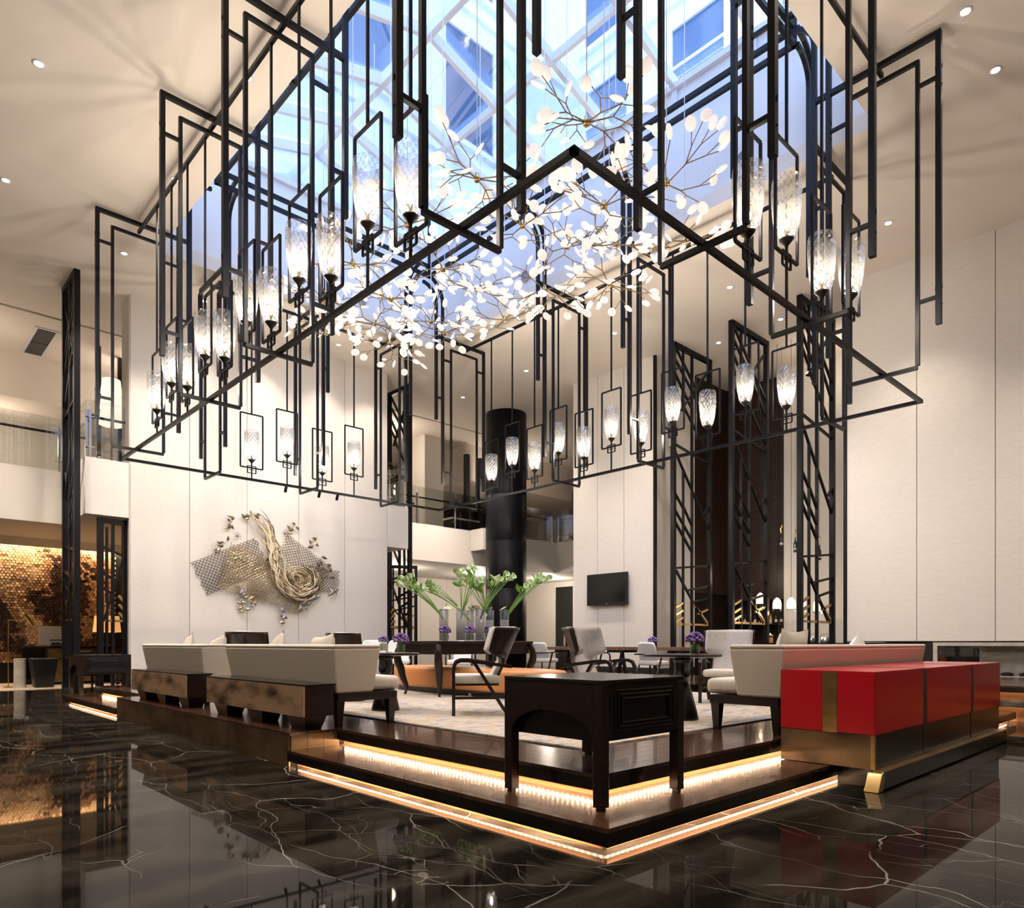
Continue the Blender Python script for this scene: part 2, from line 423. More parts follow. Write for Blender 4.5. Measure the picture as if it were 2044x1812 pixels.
# ---- walls round the atrium
def panel_wall(name, axis, at, depth, cuts, z0, z1, core, gap=.014, proud=.035):
    """core + upholstered panels with open joints; axis 'y': face at y=at looking -y; axis 'x': face at x=at looking -x"""
    lo, hi = min(cuts), max(cuts)
    cs = B(lo, hi, at + proud, at + depth, z0, z1) if axis == 'y' else B(at + proud, at + depth, lo, hi, z0, z1)
    w = struct(cs, name, core)
    cs_ = sorted(cuts)
    for a, b_ in zip(cs_[:-1], cs_[1:]):
        mb = B(a + gap / 2, b_ - gap / 2, at, at + proud - .002, z0 + .02, z1) if axis == 'y' else B(at, at + proud - .002, a + gap / 2, b_ - gap / 2, z0 + .02, z1)
        mb.build('wall_panel', 'fabric_wall', w)
    return w
wl = panel_wall('wall_left', 'y', 18.3, .62, [4.80, 6.15, 7.61, 9.07, 10.51, 11.96], 0.0, ZC, 'groove')
B(4.78, 4.80, 18.31, 18.92, 0, ZC).build('end_panel', 'fabric_wall', wl)
B(11.96, 11.98, 18.31, 18.92, 0, ZC).build('end_panel', 'fabric_wall', wl)
wt = panel_wall('wall_tv', 'x', 16.80, 2.1, [11.88, 12.95, 13.97, 14.97], .40, ZC, 'groove')
B(16.86, 18.9, 11.85, 11.88, .4, ZC).build('end_panel', 'fabric_wall', wt)
B(16.86, 18.9, 14.97, 15.0, .4, ZC).build('end_panel', 'fabric_wall', wt)
struct(B(16.78, 18.92, 11.84, 15.02, 0, .40), 'baseboard_tv', 'stone_dark')
struct(B(16.76, 16.85, 11.80, 11.87, .4, ZC), 'trim_2', 'black_metal')
wr = panel_wall('wall_right', 'x', 16.62, .6, [6.43, 4.98, 3.56, 2.14, .72, -.70, -2.12, -3.54, -4.96, -6.4, -7.8, -10], 1.16, ZC, 'groove')
struct(MB().box(16.64, 17.22, 4.66, 6.43, 0, 1.15).box(16.64, 17.22, -10, 4.66, 0, .40), 'baseboard_right', 'stone_dark')
struct(B(16.60, 16.66, 6.43, 6.50, 0, ZC), 'trim_3', 'black_metal')
# long glazed fireplace in the base of the right wall
fp = thing('fireplace', 'long glass-fronted fireplace with pale stone frame in right wall base', 'fireplace', (16.62, 1.0, .40))
MB().box(-.03, .05, -6, 3.66, 0, .08).box(-.03, .05, -6, 3.66, .68, .75).box(-.03, .05, 3.58, 3.66, .08, .68).build('surround', 'stone_grey', fp)
B(.5, .6, -6, 3.6, .0, .75).build('fire_back', 'stone_dark', fp)
B(.05, .5, -6, 3.6, .02, .06).build('hearth', 'stone_dark', fp)
for y0, y1 in ((1.55, 2.9), (-.9, .4)): B(.3, .42, y0, y1, .06, .68).build('stone_back_panel', 'plaster', fp)
for y in (3.58, 2.2, .82, -.56, -1.9): B(.0, .012, y - 1.36, y, .08, .68).build('pane', 'glass', fp)
r2 = random.Random(3)
for k in range(14):
    y = 3.3 - k * .3
    MB().ell((.2, y, .11), (.09, .12, .05), 7, 5).build('log_stone', 'stone_dark', fp)
# rear enclosure
struct(B(-10.2, -10, -10, 29, 0, ZC + .3), 'wall_west', 'plaster')
struct(B(-10, 28, -10.2, -10, 0, ZC + .3), 'wall_south', 'plaster')
struct(B(28, 28.2, -10, 29, 0, ZC + .3), 'wall_east', 'plaster')
struct(B(-10, 28, 29, 29.2, 0, ZC + .3), 'wall_north', 'plaster')
# mezzanine slab
mz = [(-10, 20.4), (3.87, 20.4), (3.87, 18.3), (4.77, 18.3), (4.77, 18.95), (11.99, 18.95), (11.99, 18.3), (12.75, 18.3), (12.75, 20.45), (21.8, 20.45), (21.8, 12.0), (28, 12.0), (28, 29), (-10, 29)]
struct(MB().prism(mz, 'z', 5.40, 4.10), 'floor_mezzanine', 'slab_white')
struct(B(17.1, 18.3, 19.7, 20.44, 4.62, 5.42), 'trim_4', 'slab_white')
# mezzanine room shell
struct(B(-10, 14, 24.3, 28.9, 8.15, ZC), 'ceiling_bulkhead', 'ceiling')
struct(B(18.6, 28, 22.4, 28.9, 7.9, ZC), 'ceiling_soffit', 'ceiling')
struct(B(-10, 14, 27.0, 27.2, 5.4, 8.15), 'wall_mezzanine_left', 'plaster')
struct(B(14, 28, 27.6, 27.8, 5.4, ZC), 'wall_mezzanine_back', 'wood_bar')
struct(B(24.5, 24.8, 12.0, 21.9, 5.4, 8.2), 'wall_mezzanine_bar', 'wood_bar')
struct(MB().box(16.47, 17.4, 22.5, 23.5, 5.4, ZC), 'wall_pier', 'plaster')
struct(B(24.4, 24.5, 13, 21.5, 8.2, 8.5), 'trim_5', 'copper_wall')
# ground floor walls under the mezzanine
struct(B(-10, 12.6, 24.1, 24.3, 0, 4.1), 'wall_reception', 'stone_dark')
struct(B(12.6, 12.75, 19.6, 29, 0, 4.1), 'wall_partition', 'plaster')
wg = struct(B(12.75, 27.8, 26.0, 26.2, 0, 4.1), 'wall_corridor', 'groove')
for k in range(8): B(12.78 + k * 1.5, 14.265 + k * 1.5, 25.97, 26.0, 0, 4.1).build('wall_panel', 'fabric_wall', wg)
struct(MB().box(25.0, 25.2, 12, 22.3, 0, 4.1).box(25.0, 25.2, 23.45, 26, 0, 4.1).box(25.0, 25.2, 22.3, 23.45, 3.85, 4.1), 'wall_lift', 'fabric_wall')
d1 = struct(B(25.04, 25.1, 22.3, 23.45, 0, 3.85), 'door_1', 'black')
B(25.0, 25.04, 22.78, 22.90, 1.0, 1.75).build('handle_plate', 'chrome', d1)
# bar alcove behind the screens
struct(MB().box(20.5, 20.8, 5.6, 9.77, 0, ZC), 'wall_bar_side', 'fabric_wall')
struct(B(17.2, 20.5, 5.6, 5.8, 0, ZC), 'wall_bar_end', 'fabric_wall')
struct(MB().box(21.6, 21.8, 9.7, 15, 0, ZC).box(18.9, 21.6, 11.9, 12.1, 2.7, ZC).box(20.9, 21.0, 9.77, 11.9, 2.5, ZC), 'wall_bar_back', 'wood_bar')

# ---- recessed downlights
DL = [(1.94, 11.9, 'over the open floor at upper left, nearer the camera', 0), (2.0, 15.3, 'over the open floor at far left edge', 0),
      (10.6, 2.6, 'at the top right corner of the view', 0), (12.0, 2.57, 'below the one at the top right corner', 0),
      (14.84, 4.95, 'beside the tall right wall', 1), (14.84, 8.37, 'in front of the middle lattice screen', 1),
      (17.36, 10.13, 'above the bar between left and middle lattice screens', 0), (17.25, 8.31, 'above the bar between middle and right lattice screens', 0),
      (14.81, 11.72, 'in front of the television wall', 1), (14.9, 15.18, 'in front of the wide black column', 1), (14.96, 18.28, 'beside the mezzanine edge left of the black column', 1),
      (9.81, 17.42, 'above the wall art to the right', 1), (11.28, 17.4, 'above the right end of the art wall', 1), (12.75, 6.9, 'beside the skylight on the right', 0),
      (4.2, 13.19, 'beside the left skylight edge, middle one', 0), (4.2, 16.45, 'beside the far left skylight corner', 0), (4.2, 10.1, 'beside the left skylight edge, nearest one', 0),
      (6.2, 17.42, 'above the left end of the art wall', 1), (8.0, 17.42, 'above the middle of the art wall', 1),
      (.6, 18.4, 'added out of view to brighten the mezzanine edge', 0), (-3.0, 3.0, 'added behind the camera at left for brightness', 0), (-3.0, 9.0, 'added beyond the left edge of view for brightness', 0), (4.5, -3.5, 'added behind the camera at right for brightness', 0), (10.5, -3.5, 'added beyond the right edge of view for brightness', 0),  # unseen downlights added to brighten the sofa backs and slab edge
      (14.84, 1.5, 'beside the right wall outside the view', 1), (14.84, -2.0, 'behind the view beside the right wall', 1), (2.0, 6.0, 'overhead left of the camera', 0), (2.0, 1.5, 'overhead the camera', 0), (8.0, 1.5, 'overhead right of the camera', 0)]
dproto = None
for i, (x, y, txt, wash) in enumerate(DL):
    lab = 'small round recessed ceiling downlight ' + txt
    if dproto is None:
        t = thing('downlight', lab, 'downlight', (x, y, ZC), 0, 'recessed ceiling downlights')
        MB().lathe([(.085, 0), (.085, -.01), (.062, -.01), (.055, .0)], 20, cap=False).build('trim_ring', 'white_steel', t, smooth=True)
        MB().lathe([(.055, -.002), (.0, -.002)], 20, cap=False).build('lens', 'downlight_on', t)
        dproto = t
    else:
        t = clone(dproto, lab, (x, y, ZC))
    lamp('SPOT', 'downlight_beam', (x, y, ZC - .04), 1900 if (y > 18.2 and x < 16) else 600 if (wash and y > 14 and x > 14) else 250 if (wash and y > 17) else 420 if wash else 380 if (x > 7 and y < 3) else (150 if x > 16 else 820), WARM, .08, target=(x + (.35 if wash and x > 14 else 0), y + (.35 if wash and y > 17 else 0), 0), spot=84 if wash else 104, blend=.8)
# mezzanine and ground floor lamps (unseen fittings of the place)
for i, (x, y, z, p) in enumerate(((1.5, 22.5, 8.4, 42), (6, 22.8, 8.4, 36), (14.8, 22.5, 8.4, 60), (20, 21.6, 7.7, 60), (24, 16, 8.0, 20),
                  (3, 25.4, 7.2, 30), (15.5, 23, 3.6, 90), (19.5, 22.8, 3.6, 90), (23.2, 22.2, 3.6, 90), (23.2, 18, 3.6, 70), (19.4, 10.5, 3.2, 14), (19.3, 8.0, 8.6, 22))):
    lamp('POINT', 'ceiling_lamp_glow', (x, y, z), p, WARM, .25)
# wall washer over the tiled reception wall
struct(B(-10, 12.6, 23.6, 23.66, 3.86, 4.1), 'trim_added_baffle', 'plaster')  # added lip that keeps the washer out of the floor reflections
lamp('AREA', 'cove_light', (2.0, 23.86, 4.06), 190, (1, .74, .48), target=(2.0, 24.0, 0), sx=10, sy=.12)

# mezzanine linear air grille
g = thing('air_grille', 'long black linear air grille in mezzanine ceiling at left', 'vent', (3.75, 22.9, ZC - .02))
MB().box(-.28, .28, -1.1, 1.1, 0, .018).build('frame', 'white_steel', g)
for k in range(2): B(-.2, .2, -1.02 + k * 1.03, -.02 + k * 1.03, -.012, 0).build('grille', 'black', g)
g2 = clone(g, 'black linear air grille in mezzanine ceiling behind the tall art wall', (6.6, 23.3, ZC - .02))

# ---- black column
col = thing('column', 'wide round black column rising beside the mezzanine', 'column', (17.25, 18.62, 0))
MB().lathe([(.74, 0), (.74, 3.05), (.735, 3.06), (.735, 3.08), (.74, 3.09), (.74, 4.75), (.735, 4.76), (.735, 4.78), (.74, 4.79), (.74, 6.4), (.735, 6.41), (.735, 6.43), (.74, 6.44), (.74, ZC)], 48).build('shaft', 'black_metal', col, smooth=True)

# ---- glass balustrades
def balustrade(label, pts, loc, step=1.35):
    t = thing('glass_balustrade', label, 'railing', loc)
    o = Vector(loc)
    for a, b_ in zip(pts[:-1], pts[1:]):
        a = Vector((*a, 0)); b_ = Vector((*b_, 0)); L = (b_ - a).length; n = max(1, round(L / step)); d = (b_ - a) / n
        u = d.normalized()
        for k in range(n):
            p = a + d * k + u * .03; q = a + d * (k + 1) - u * .03
            MB().bar((p.x - o.x, p.y - o.y, .68), (q.x - o.x, q.y - o.y, .68), .02, 1.3).build('glass_panel', 'glass_rail', t)
        for k in range(n + (1 if n > 1 else 0)):
            p = a + d * k + u * (.06 if k == 0 else -.06 if k == n else 0)
            po = MB().bar((p.x - o.x, p.y - o.y, 0), (p.x - o.x, p.y - o.y, 1.1), .05, .05).build('post', 'chrome', t)
            MB().bar(Vector((p.x - o.x, p.y - o.y, .95)) - u * .1, Vector((p.x - o.x, p.y - o.y, .95)) + u * .1, .03).bar(Vector((p.x - o.x, p.y - o.y, .25)) - u * .1, Vector((p.x - o.x, p.y - o.y, .25)) + u * .1, .03).build('clamp', 'chrome', po)
        nrm = Vector((-u.y, u.x, 0)) * .12
        MB().bar(a - o.xyz * Vector((1, 1, 0)) + nrm + Vector((0, 0, .98)), b_ - o.xyz * Vector((1, 1, 0)) + nrm + Vector((0, 0, .98)), .05).build('handrail', 'black_metal', t)
    return t
def xy(o): return o
balustrade('glass balustrade with steel posts on mezzanine edge at far left', [(-3, 20.45), (3.82, 20.45)], (0.4, 20.45, 5.4))
balustrade('short glass balustrade corner left of the art wall', [(3.92, 20.3), (3.92, 18.36), (4.74, 18.36)], (3.92, 18.36, 5.4), 1.0)
balustrade('short glass balustrade corner right of the art wall', [(12.03, 18.36), (12.7, 18.36), (12.7, 20.3)], (12.7, 18.36, 5.4), 1.0)
balustrade('glass balustrade on mezzanine between art wall and black column', [(12.9, 20.5), (21.7, 20.5)], (17, 20.5, 5.4), 1.75)
balustrade('dark glass balustrade corner between black column and television wall', [(21.85, 20.4), (21.85, 13.0)], (21.85, 17, 5.4), 1.75)

# ---- mezzanine furnishing seen above the slab
for i, (x, y) in enumerate(((4.35, 21.6), (5.0, 22.1), (5.65, 22.6), (6.3, 23.1))):
    tag(MB().box(-.05, .05, -.05, .05, 0, ZC - 5.4).build('screen_post', 'black', loc=(x, y, 5.4)), 'slim black post on mezzanine left of art wall, %s from the balustrade corner' % ORD[i], 'post', 'black mezzanine posts')
for i, (x, y) in enumerate(((18.2, 22.0), (19.0, 22.1), (19.8, 22.2))):
    tag(MB().box(-.09, .09, -.09, .09, 0, 3.4).build('screen_post', 'black', loc=(x, y, 5.4)), 'thick black post on mezzanine right of the beige pier, %s from the pier' % ORD[i], 'post', 'black mezzanine posts')
t = thing('tall_floor_lamp', 'tall lamp with stacked white drum shades on mezzanine left of art wall', 'lamp', (5.1, 21.2, 5.4))
MB().lathe([(.22, 0), (.22, .03), (.03, .05), (.03, 1.6)], 16).build('stand', 'brass', t)
for k in range(3): MB().lathe([(.30 - .02 * k, 1.62 + k * .42), (.26 - .02 * k, 2.0 + k * .42)], 20).build('lamp_shade', 'shade_white', t, smooth=True)
t = thing('glass_lantern', 'small glowing glass lantern on mezzanine beside the beige pier', 'lamp', (15.2, 21.8, 5.4))
MB().box(-.16, .16, -.16, .16, 0, .25).build('base', 'black', t)
MB().lathe([(.13, .25), (.13, .95)], 16).build('lamp_shade', 'shade_white', t, smooth=True)
MB().box(-.16, .16, -.16, .16, .95, 1.0).build('cap', 'black', t)
t = thing('service_cart', 'pale service counter on mezzanine above the slab box', 'counter', (17.6, 21.6, 5.4))
MB().box(-.7, .7, -.3, .3, .55, .62).build('top', 'plaster', t); MB().box(-.66, .66, -.26, .26, 0, .55).build('body', 'stone_dark', t)

# ---- honeycomb tile wall of the reception
hx = thing('honeycomb_wall_tiles', 'honeycomb of brown and tan hexagon tiles behind the reception desk', 'wall tiles', (2.0, 24.1, .58))
def hexcol(x, z):
    import math as m
    a = m.sin(3.1 * x + 1.9 * z + 1.3 * m.sin(1.7 * z)) + .8 * m.sin(1.3 * x - 2.7 * z + .6) + .55 * m.sin(6.3 * x + 4.1 * z)
    return a
hp = .088; rows = int(3.52 / (hp * .866)); cols = int(8.0 / hp)
groups = {0: MB(), 1: MB(), 2: MB()}
rr = random.Random(5)
for j in range(rows):
    for i in range(cols):
        x = -4.0 + (i + .5 * (j % 2)) * hp; z = .04 + j * hp * .866
        a = hexcol(x * .9, z * .9) + rr.uniform(-.5, .5) + .9 * (z / 3.5) - .35  # height term paints the washer's brighter top into the tile colours
        k = 0 if a > .75 else 1 if a > -.15 else 2
        dep = rr.uniform(.012, .05); R_ = hp * .55
        ring = [(x + R_ * math.sin(PI / 3 * q), z + R_ * math.cos(PI / 3 * q)) for q in range(6)]
        tilt = rr.uniform(-.012, .012)
        vs = [(p[0], 0, p[1]) for p in ring] + [(x + (p[0] - x) * .9, -dep - tilt * (1 if p[0] > x else -1), z + (p[1] - z) * .9) for p in ring]
        groups[k].add(vs, [(6, 7, 8, 9, 10, 11)] + [(q, (q + 1) % 6, (q + 1) % 6 + 6, q + 6) for q in range(6)])
mat('hex_tan', (.62, .40, .21), .38, spec=.4, noise=((9, 9, 9), (.75, .54, .32), .4, .6, 2))
mat('hex_brown', (.27, .14, .065), .38, spec=.4, noise=((9, 9, 9), (.42, .24, .12), .4, .6, 2))
mat('hex_dark', (.045, .022, .014), .35, spec=.4)
for k, n, m in ((0, 'tan_tiles', 'hex_tan'), (1, 'brown_tiles', 'hex_brown'), (2, 'dark_tiles', 'hex_dark')):
    o = groups[k].build(n, m, hx); o['kind'] = 'stuff'

# ---- lattice screens
LP = [  # bars (fx0,z0,fx1,z1) read off the middle screen, brass flag
 (.05, 9.3, 1, 7.75, 0), (.05, 8.95, .55, 8.2, 0), (.05, 8.55, .48, 7.8, 0), (.93, 9.0, .2, 7.6, 0), (.05, 8.2, .27, 7.85, 0), (.5, 8.3, 1, 7.3, 0), (.27, 7.75, 1, 6.55, 0),
 (0, 6.62, .98, 6.36, 0), (.03, 6.45, .98, 4.45, 0), (.98, 5.1, .85, 4.86, 0), (.03, 5.28, .26, 4.9, 0), (.03, 4.82, .5, 4.05, 0), (.03, 4.5, .5, 3.7, 0), (.26, 4.95, .5, 4.45, 0),
 (0, 3.19, .98, 3.39, 0), (.07, 3.14, .88, 1.66, 0), (.98, 2.8, .4, 2.62, 0), (.98, 2.46, .5, 2.28, 0), (.98, 2.13, .66, 1.97, 1), (.03, 2.1, .26, 2.26, 1), (.03, 1.9, .26, 2.05, 1), (.03, 1.72, .26, 1.85, 1), (.0, 1.66, .98, 1.66, 1), (.5, 2.3, .98, 1.66, 1), (0, .8, 1, .8, 0)]
def lattice(label, loc, w, rz, mir=False, zt=ZC, pat=LP, name='lattice_screen'):
    t = thing(name, label, 'screen', loc, rz)
    H = zt
    for x in (0, w): B(x - .055, x + .055, -.06, .06, 0, H).build('post', 'black_metal', t)
    B(0, w, -.06, .06, H - .12, H).build('top_rail', 'black_metal', t)
    B(0, w, -.05, .05, 0, .1).build('bottom_rail', 'black_metal', t)
    B(w * .5 - .03, w * .5 + .03, -.035, .035, .1, H - .12).build('mullion', 'black_metal', t)
    B(w * .26 - .025, w * .26 + .025, -.03, .03, .8, 6.0 if H > 7 else H - .2).build('mullion', 'black_metal', t)
    B(w * .26 - .025, w * .26 + .025, -.03, .03, 7.6, H - .1).build('mullion', 'black_metal', t) if H > 9 else 0
    for (a, za, b_, zb, br) in pat:
        if max(za, zb) > H - .05: continue
        if mir: a, b_ = 1 - a, 1 - b_
        MB().bar((a * w, 0, za), (b_ * w, 0, zb), .055, .055).build('slat', 'brass' if br else 'black_metal', t)
    return t
for y, txt in ((10.95, 'beside the television wall'), (9.2, 'in front of the bar, middle one'), (7.42, 'beside the tall right wall')):
    lattice('tall black lattice screen ' + txt, (16.4, y, 0), 1.85, 0)
lattice('tall black lattice screen standing left of the art wall', (3.62, 17.9, 0), 1.15, PI / 2)
lattice('tall black lattice screen standing right of the art wall', (12.95, 18.5, 0), 1.15, PI / 2, True)
lattice('lower black lattice screen under mezzanine at reception', (4.2, 18.42, 0), .55, .15, True, 4.05)
lattice('black lattice screen in corridor behind the art wall', (13.3, 21.4, 0), 1.6, -.5, False, 3.9)
# ---- television
t = thing('television', 'black flat television on the pale panelled wall', 'television', (16.66, 13.5, 2.77))
B(.05, .12, -.7, .7, -.42, .42).build('bracket', 'black', t)
B(0, .06, -.78, .78, -.48, .48).build('bezel', 'black', t, bevel=.008)
B(-.006, .0, -.71, .71, -.38, .42).build('screen', 'screen', t)
B(-.003, 0, -.014, .014, -.449, -.421).build('power_light', 'paper', t)

# ================================================================== LANTERN CHANDELIER
XL, XR, YN, YF, ZR = 4.06, 12.24, 3.61, 16.02, 4.94
CX, CY = (XL + XR) / 2, (YN + YF) / 2
lc = thing('lantern_chandelier', 'huge rectangular black metal frame hung with crystal glass lanterns', 'chandelier', (CX, CY, ZR))
def rel(x, y, z): return (x - CX, y - CY, z - ZR)
hx_, hy_ = (XR - XL) / 2, (YF - YN) / 2
t_ = .052
for p, q in (((-hx_, -hy_, 0), (hx_, -hy_, 0)), ((hx_, -hy_, 0), (hx_, hy_, 0)), ((hx_, hy_, 0), (-hx_, hy_, 0)), ((-hx_, hy_, 0), (-hx_, -hy_, 0))):
    d = (Vector(q) - Vector(p)).normalized() * t_ / 2
    MB().bar(Vector(p) - d, Vector(q) + d, t_, .056).build('ring_beam', 'black_metal', lc)
UY = (4.96, 8.72, 11.12, 14.91); UX = (5.875, 8.2, 10.57)
zrail = 9.13 - ZR
for x in (-hx_, hx_): MB().bar((x, UY[0] - CY, zrail), (x, UY[-1] - CY, zrail), .05, .06).build('hanging_rail', 'black_metal', lc)
for y in (-hy_, hy_): MB().bar((UX[0] - CX, y, zrail), (UX[-1] - CX, y, zrail), .05, .06).build('hanging_rail', 'black_metal', lc)
# double rails inside the skylight
ro = 1.39
for z in (10.85 - ZR, 10.60 - ZR):
    a, b_ = hx_ - ro, hy_ - ro
    for p, q in (((-a, -b_, z), (a, -b_, z)), ((a, -b_, z), (a, b_, z)), ((a, b_, z), (-a, b_, z)), ((-a, b_, z), (-a, -b_, z))):
        d = (Vector(q) - Vector(p)).normalized() * .04
        MB().bar(Vector(p) - d, Vector(q) + d, .07, .08).build('skylight_rail', 'black_metal', lc)
for sx in (-1, 1):
    for sy in (-1, 1):
        MB().bar((sx * (hx_ - ro), sy * (hy_ - ro), 10.6 - ZR), (sx * (hx_ - ro), sy * (hy_ - ro), 12.3 - ZR), .06).build('suspension_post', 'black_metal', lc)
def hanger():
    w = .455; tt = .050; TK = .068
    f = MB().bar((w, 0, -.022), (w, 0, 4.13), tt).bar((-w, 0, -.022), (-w, 0, 4.13), tt).bar((-w, 0, 4.11), (w, 0, 4.11), tt).bar((-w, 0, -.05), (w, 0, -.05), tt)
    o = f.build('hanger_frame', 'black_metal', lc)
    MB().bar((.71, 0, .46), (.71, 0, 4.38), TK).build('outer_bar', 'black_metal', o)
    MB().bar((.74, 0, 4.35), (-.955, 0, 4.35), TK).build('top_arm', 'black_metal', o)
    for s, z0, zc_, r, zt in ((-.74, .44, 5.26, .65, 5.91), (-.955, 2.13, 5.21, .435, 5.645)):
        pts = [(s, 0, z0), (s, 0, zc_)] + [(s - r * (1 - math.cos(a)), 0, zc_ + r * math.sin(a)) for a in [PI / 2 * k / 8 for k in range(1, 9)]]
        MB().tube(pts, 0, rect=(TK, TK), side=(0, 1, 0)).build('inner_bar', 'black_metal', o)
    for a, b_, z in ((.455, .71, 3.77), (.455, .71, .83), (-.455, -.74, 3.78), (-.455, -.74, .78), (-.74, -.955, 2.73)):
        MB().bar((a, 0, z), (b_, 0, z), .045).build('link', 'black_metal', o)
    for s, z in ((.71, 3.77), (.71, .83), (-.74, 3.78), (-.74, .78)):
        MB().box(s - .045, s + .045, -.008, .008, z + .10, z + .115).box(s - .045, s + .045, -.008, .008, z + .13, z + .145).box(s - .045, s + .045, -.008, .008, z - .12, z - .105).build('bolt', 'black_metal', o)
    return o
h0 = hanger(); first = True
for (x, y, rz) in [(XL, y, PI) for y in UY] + [(XR, y, 0) for y in UY] + [(x, YN, -PI / 2) for x in UX] + [(x, YF, PI / 2) for x in UX]:
    o = h0 if first else copy_tree(h0, lc)
    first = False
    o.location = rel(x, y, ZR); o.rotation_euler = (0, 0, rz)
# lanterns
def crystal():
    prof = [(.085, 0), (.110, .05), (.127, .12), (.144, .22), (.155, .34), (.162, .46), (.163, .56), (.158, .63), (.148, .68)]
    nz = 26; n = 32; vs = []; fs = []
    for j in range(nz + 1):
        z = .68 * j / nz
        for (ra, za), (rb, zb) in zip(prof[:-1], prof[1:]):
            if za <= z <= zb + 1e-6: r = ra + (rb - ra) * (z - za) / (zb - za); break
        for k in range(n):
            a = 2 * PI * (k + .5 * (j % 2)) / n
            q = 1 + .022 * (1 if (k + j // 2) % 2 == 0 else -1)
            vs.append((r * q * math.cos(a), r * q * math.sin(a), z))
    for j in range(nz):
        for k in range(n):
            a, b_ = j * n + k, j * n + (k + 1) % n
            fs.append((a, b_, b_ + n, a + n))
    me = MB().add(vs, fs).mesh('crystal_shade', 'crystal'); me.materials.append(MATS['crystal_cut'])
    for i, p in enumerate(me.polygons): p.material_index = 1 if ((i % n) + (i // n) // 2) % 2 else 0
    return me
GL = crystal()
def lantern(base):
    b_ = base - ZR; w = .265; fb = b_ - .16; ft = b_ + 1.09; q = .029
    m = MB()
    for p1, p2 in (((-w, 0, fb), (w, 0, fb)), ((-w, 0, ft), (w, 0, ft)), ((-w, 0, fb), (-w, 0, ft)), ((w, 0, fb), (w, 0, ft))): m.bar(p1, p2, q)
    m.bar((0, 0, ft), (0, 0, zrail), q)
    m.bar((0, 0, 0), (0, 0, b_ - .02), .026)
    for x in (-.1, .1): m.bar((x, 0, fb - .12), (x, 0, fb + .04), .022)
    m.bar((-.1, 0, fb - .12), (.1, 0, fb - .12), .018).bar((-.1, 0, fb + .04), (.1, 0, fb + .04), .018)
    m.bar((-.055, 0, fb - .045), (.055, 0, fb - .045), .014)
    o = m.build('lantern', 'black_metal', lc)
    g = bpy.data.objects.new('glass_shade', GL); COL.objects.link(g); g.parent = o; g.location = (0, 0, b_ + .03)
    MB().lathe([(.02, b_ - .05), (.03, b_ - .03), (.075, b_ + .015), (.082, b_ + .035), (.05, b_ + .036)], 18).build('cup', 'dark_bronze', o, smooth=True)
    MB().lathe([(.022, b_ + .03), (.022, b_ + .15)], 10).build('candle_tube', 'brass', o, smooth=True)
    MB().ell((0, 0, b_ + .20), (.032, .032, .05), 10, 7).build('bulb', 'bulb', o, smooth=True)
    return o
lp = [lantern(5.37), lantern(5.64)]; used = [0, 0]
spots = [(XL, 5.786 + .799 * k, PI / 2, k % 2) for k in range(11)] + [(XR, 5.786 + .799 * k, PI / 2, k % 2) for k in range(11)] + \
        [(x, y, 0, k % 2) for y in (YN, YF) for k, x in enumerate((6.77, 7.64, 8.57, 9.47))]
for (x, y, rz, k) in spots:
    o = lp[k] if not used[k] else copy_tree(lp[k], lc); used[k] = 1
    o.location = rel(x, y, ZR); o.rotation_euler = (0, 0, rz)
    lamp('POINT', 'lantern_light', (x, y, (5.37, 5.64)[k] + .285), 54, (1, .88, .73), .03)
# three aiming spots under the far left beam
for k, x in enumerate((7.62, 8.5, 9.0)):
    sp = MB().tube([(0, 0, -.03), (0, .06, -.16)], .035, 10).build('spotlight', 'black_metal', lc); sp.location = rel(x, YF, ZR)
lamp('SPOT', 'art_beam', (8.3, YF + .1, ZR - .25), 60, (1, .80, .55), .05, target=(8.45, 18.3, 2.3), spot=80, blend=.8)

# ================================================================== TWIG PENDANTS
PET = MB().ell((0, .095, 0), (.078, .095, .022), 14, 7).mesh('petal', 'petal_glow')
for p in PET.polygons: p.use_smooth = True
def twig(seed):
    R = random.Random(seed); br = MB(); pets = []
    def orient(p, d):
        u = Vector((R.uniform(-1, 1), R.uniform(-1, 1), R.uniform(-1, 1)))
        d = d.normalized(); x = d.cross(u).normalized(); z = x.cross(d)
        M = Matrix((x, d, z)).transposed().to_4x4(); M.translation = p; pets.append(M)
    def grow(p, d, lev):
        L = (R.uniform(.20, .30), R.uniform(.18, .30), R.uniform(.14, .30))[lev]
        q = p + d * L
        br.tube([p, q], .0095 - .0014 * lev, 5)
        if lev == 2 or (lev == 1 and R.random() < .12):
            orient(q, (d + Vector((R.uniform(-.4, .4), R.uniform(-.4, .4), R.uniform(-.3, .3))))); return
        nf = 2 if lev else R.choice((2, 2, 3))
        ax = Vector((R.uniform(-.5, .5), R.uniform(-.5, .5), 1)).normalized()
        for s in (range(-1, 2, 2) if nf == 2 else (-1, 0, 1)):
            ang = s * R.uniform(.45, .75)
            dd = Matrix.Rotation(ang, 3, ax) @ d
            dd = (dd + Vector((0, 0, R.uniform(-.45, .45)))).normalized()
            grow(q, dd, lev + 1)
    n = 6
    for k in range(n):
        a = 2 * PI * k / n + R.uniform(-.25, .25); e = R.uniform(-.35, .55)
        d = Vector((math.cos(a) * math.cos(e), math.sin(a) * math.cos(e), math.sin(e)))
        grow(Vector((0, 0, 0)) + d * .03, d, 0)
    root = thing('twig_pendant', '', 'pendant light')
    MB().lathe([(.03, -.035), (.045, -.03), (.045, .03), (.028, .035), (.028, .08)], 14).build('hub', 'brass', root, smooth=True)
    br.build('branches', 'brass_dark', root, smooth=True)
    MB().tube([(0, 0, .05), (0, 0, 1)], .007, 6).build('suspension_rod', 'white_steel', root)
    for M in pets:
        o = bpy.data.objects.new('petal_disc', PET); COL.objects.link(o); o.parent = root; o.matrix_local = M
    return root
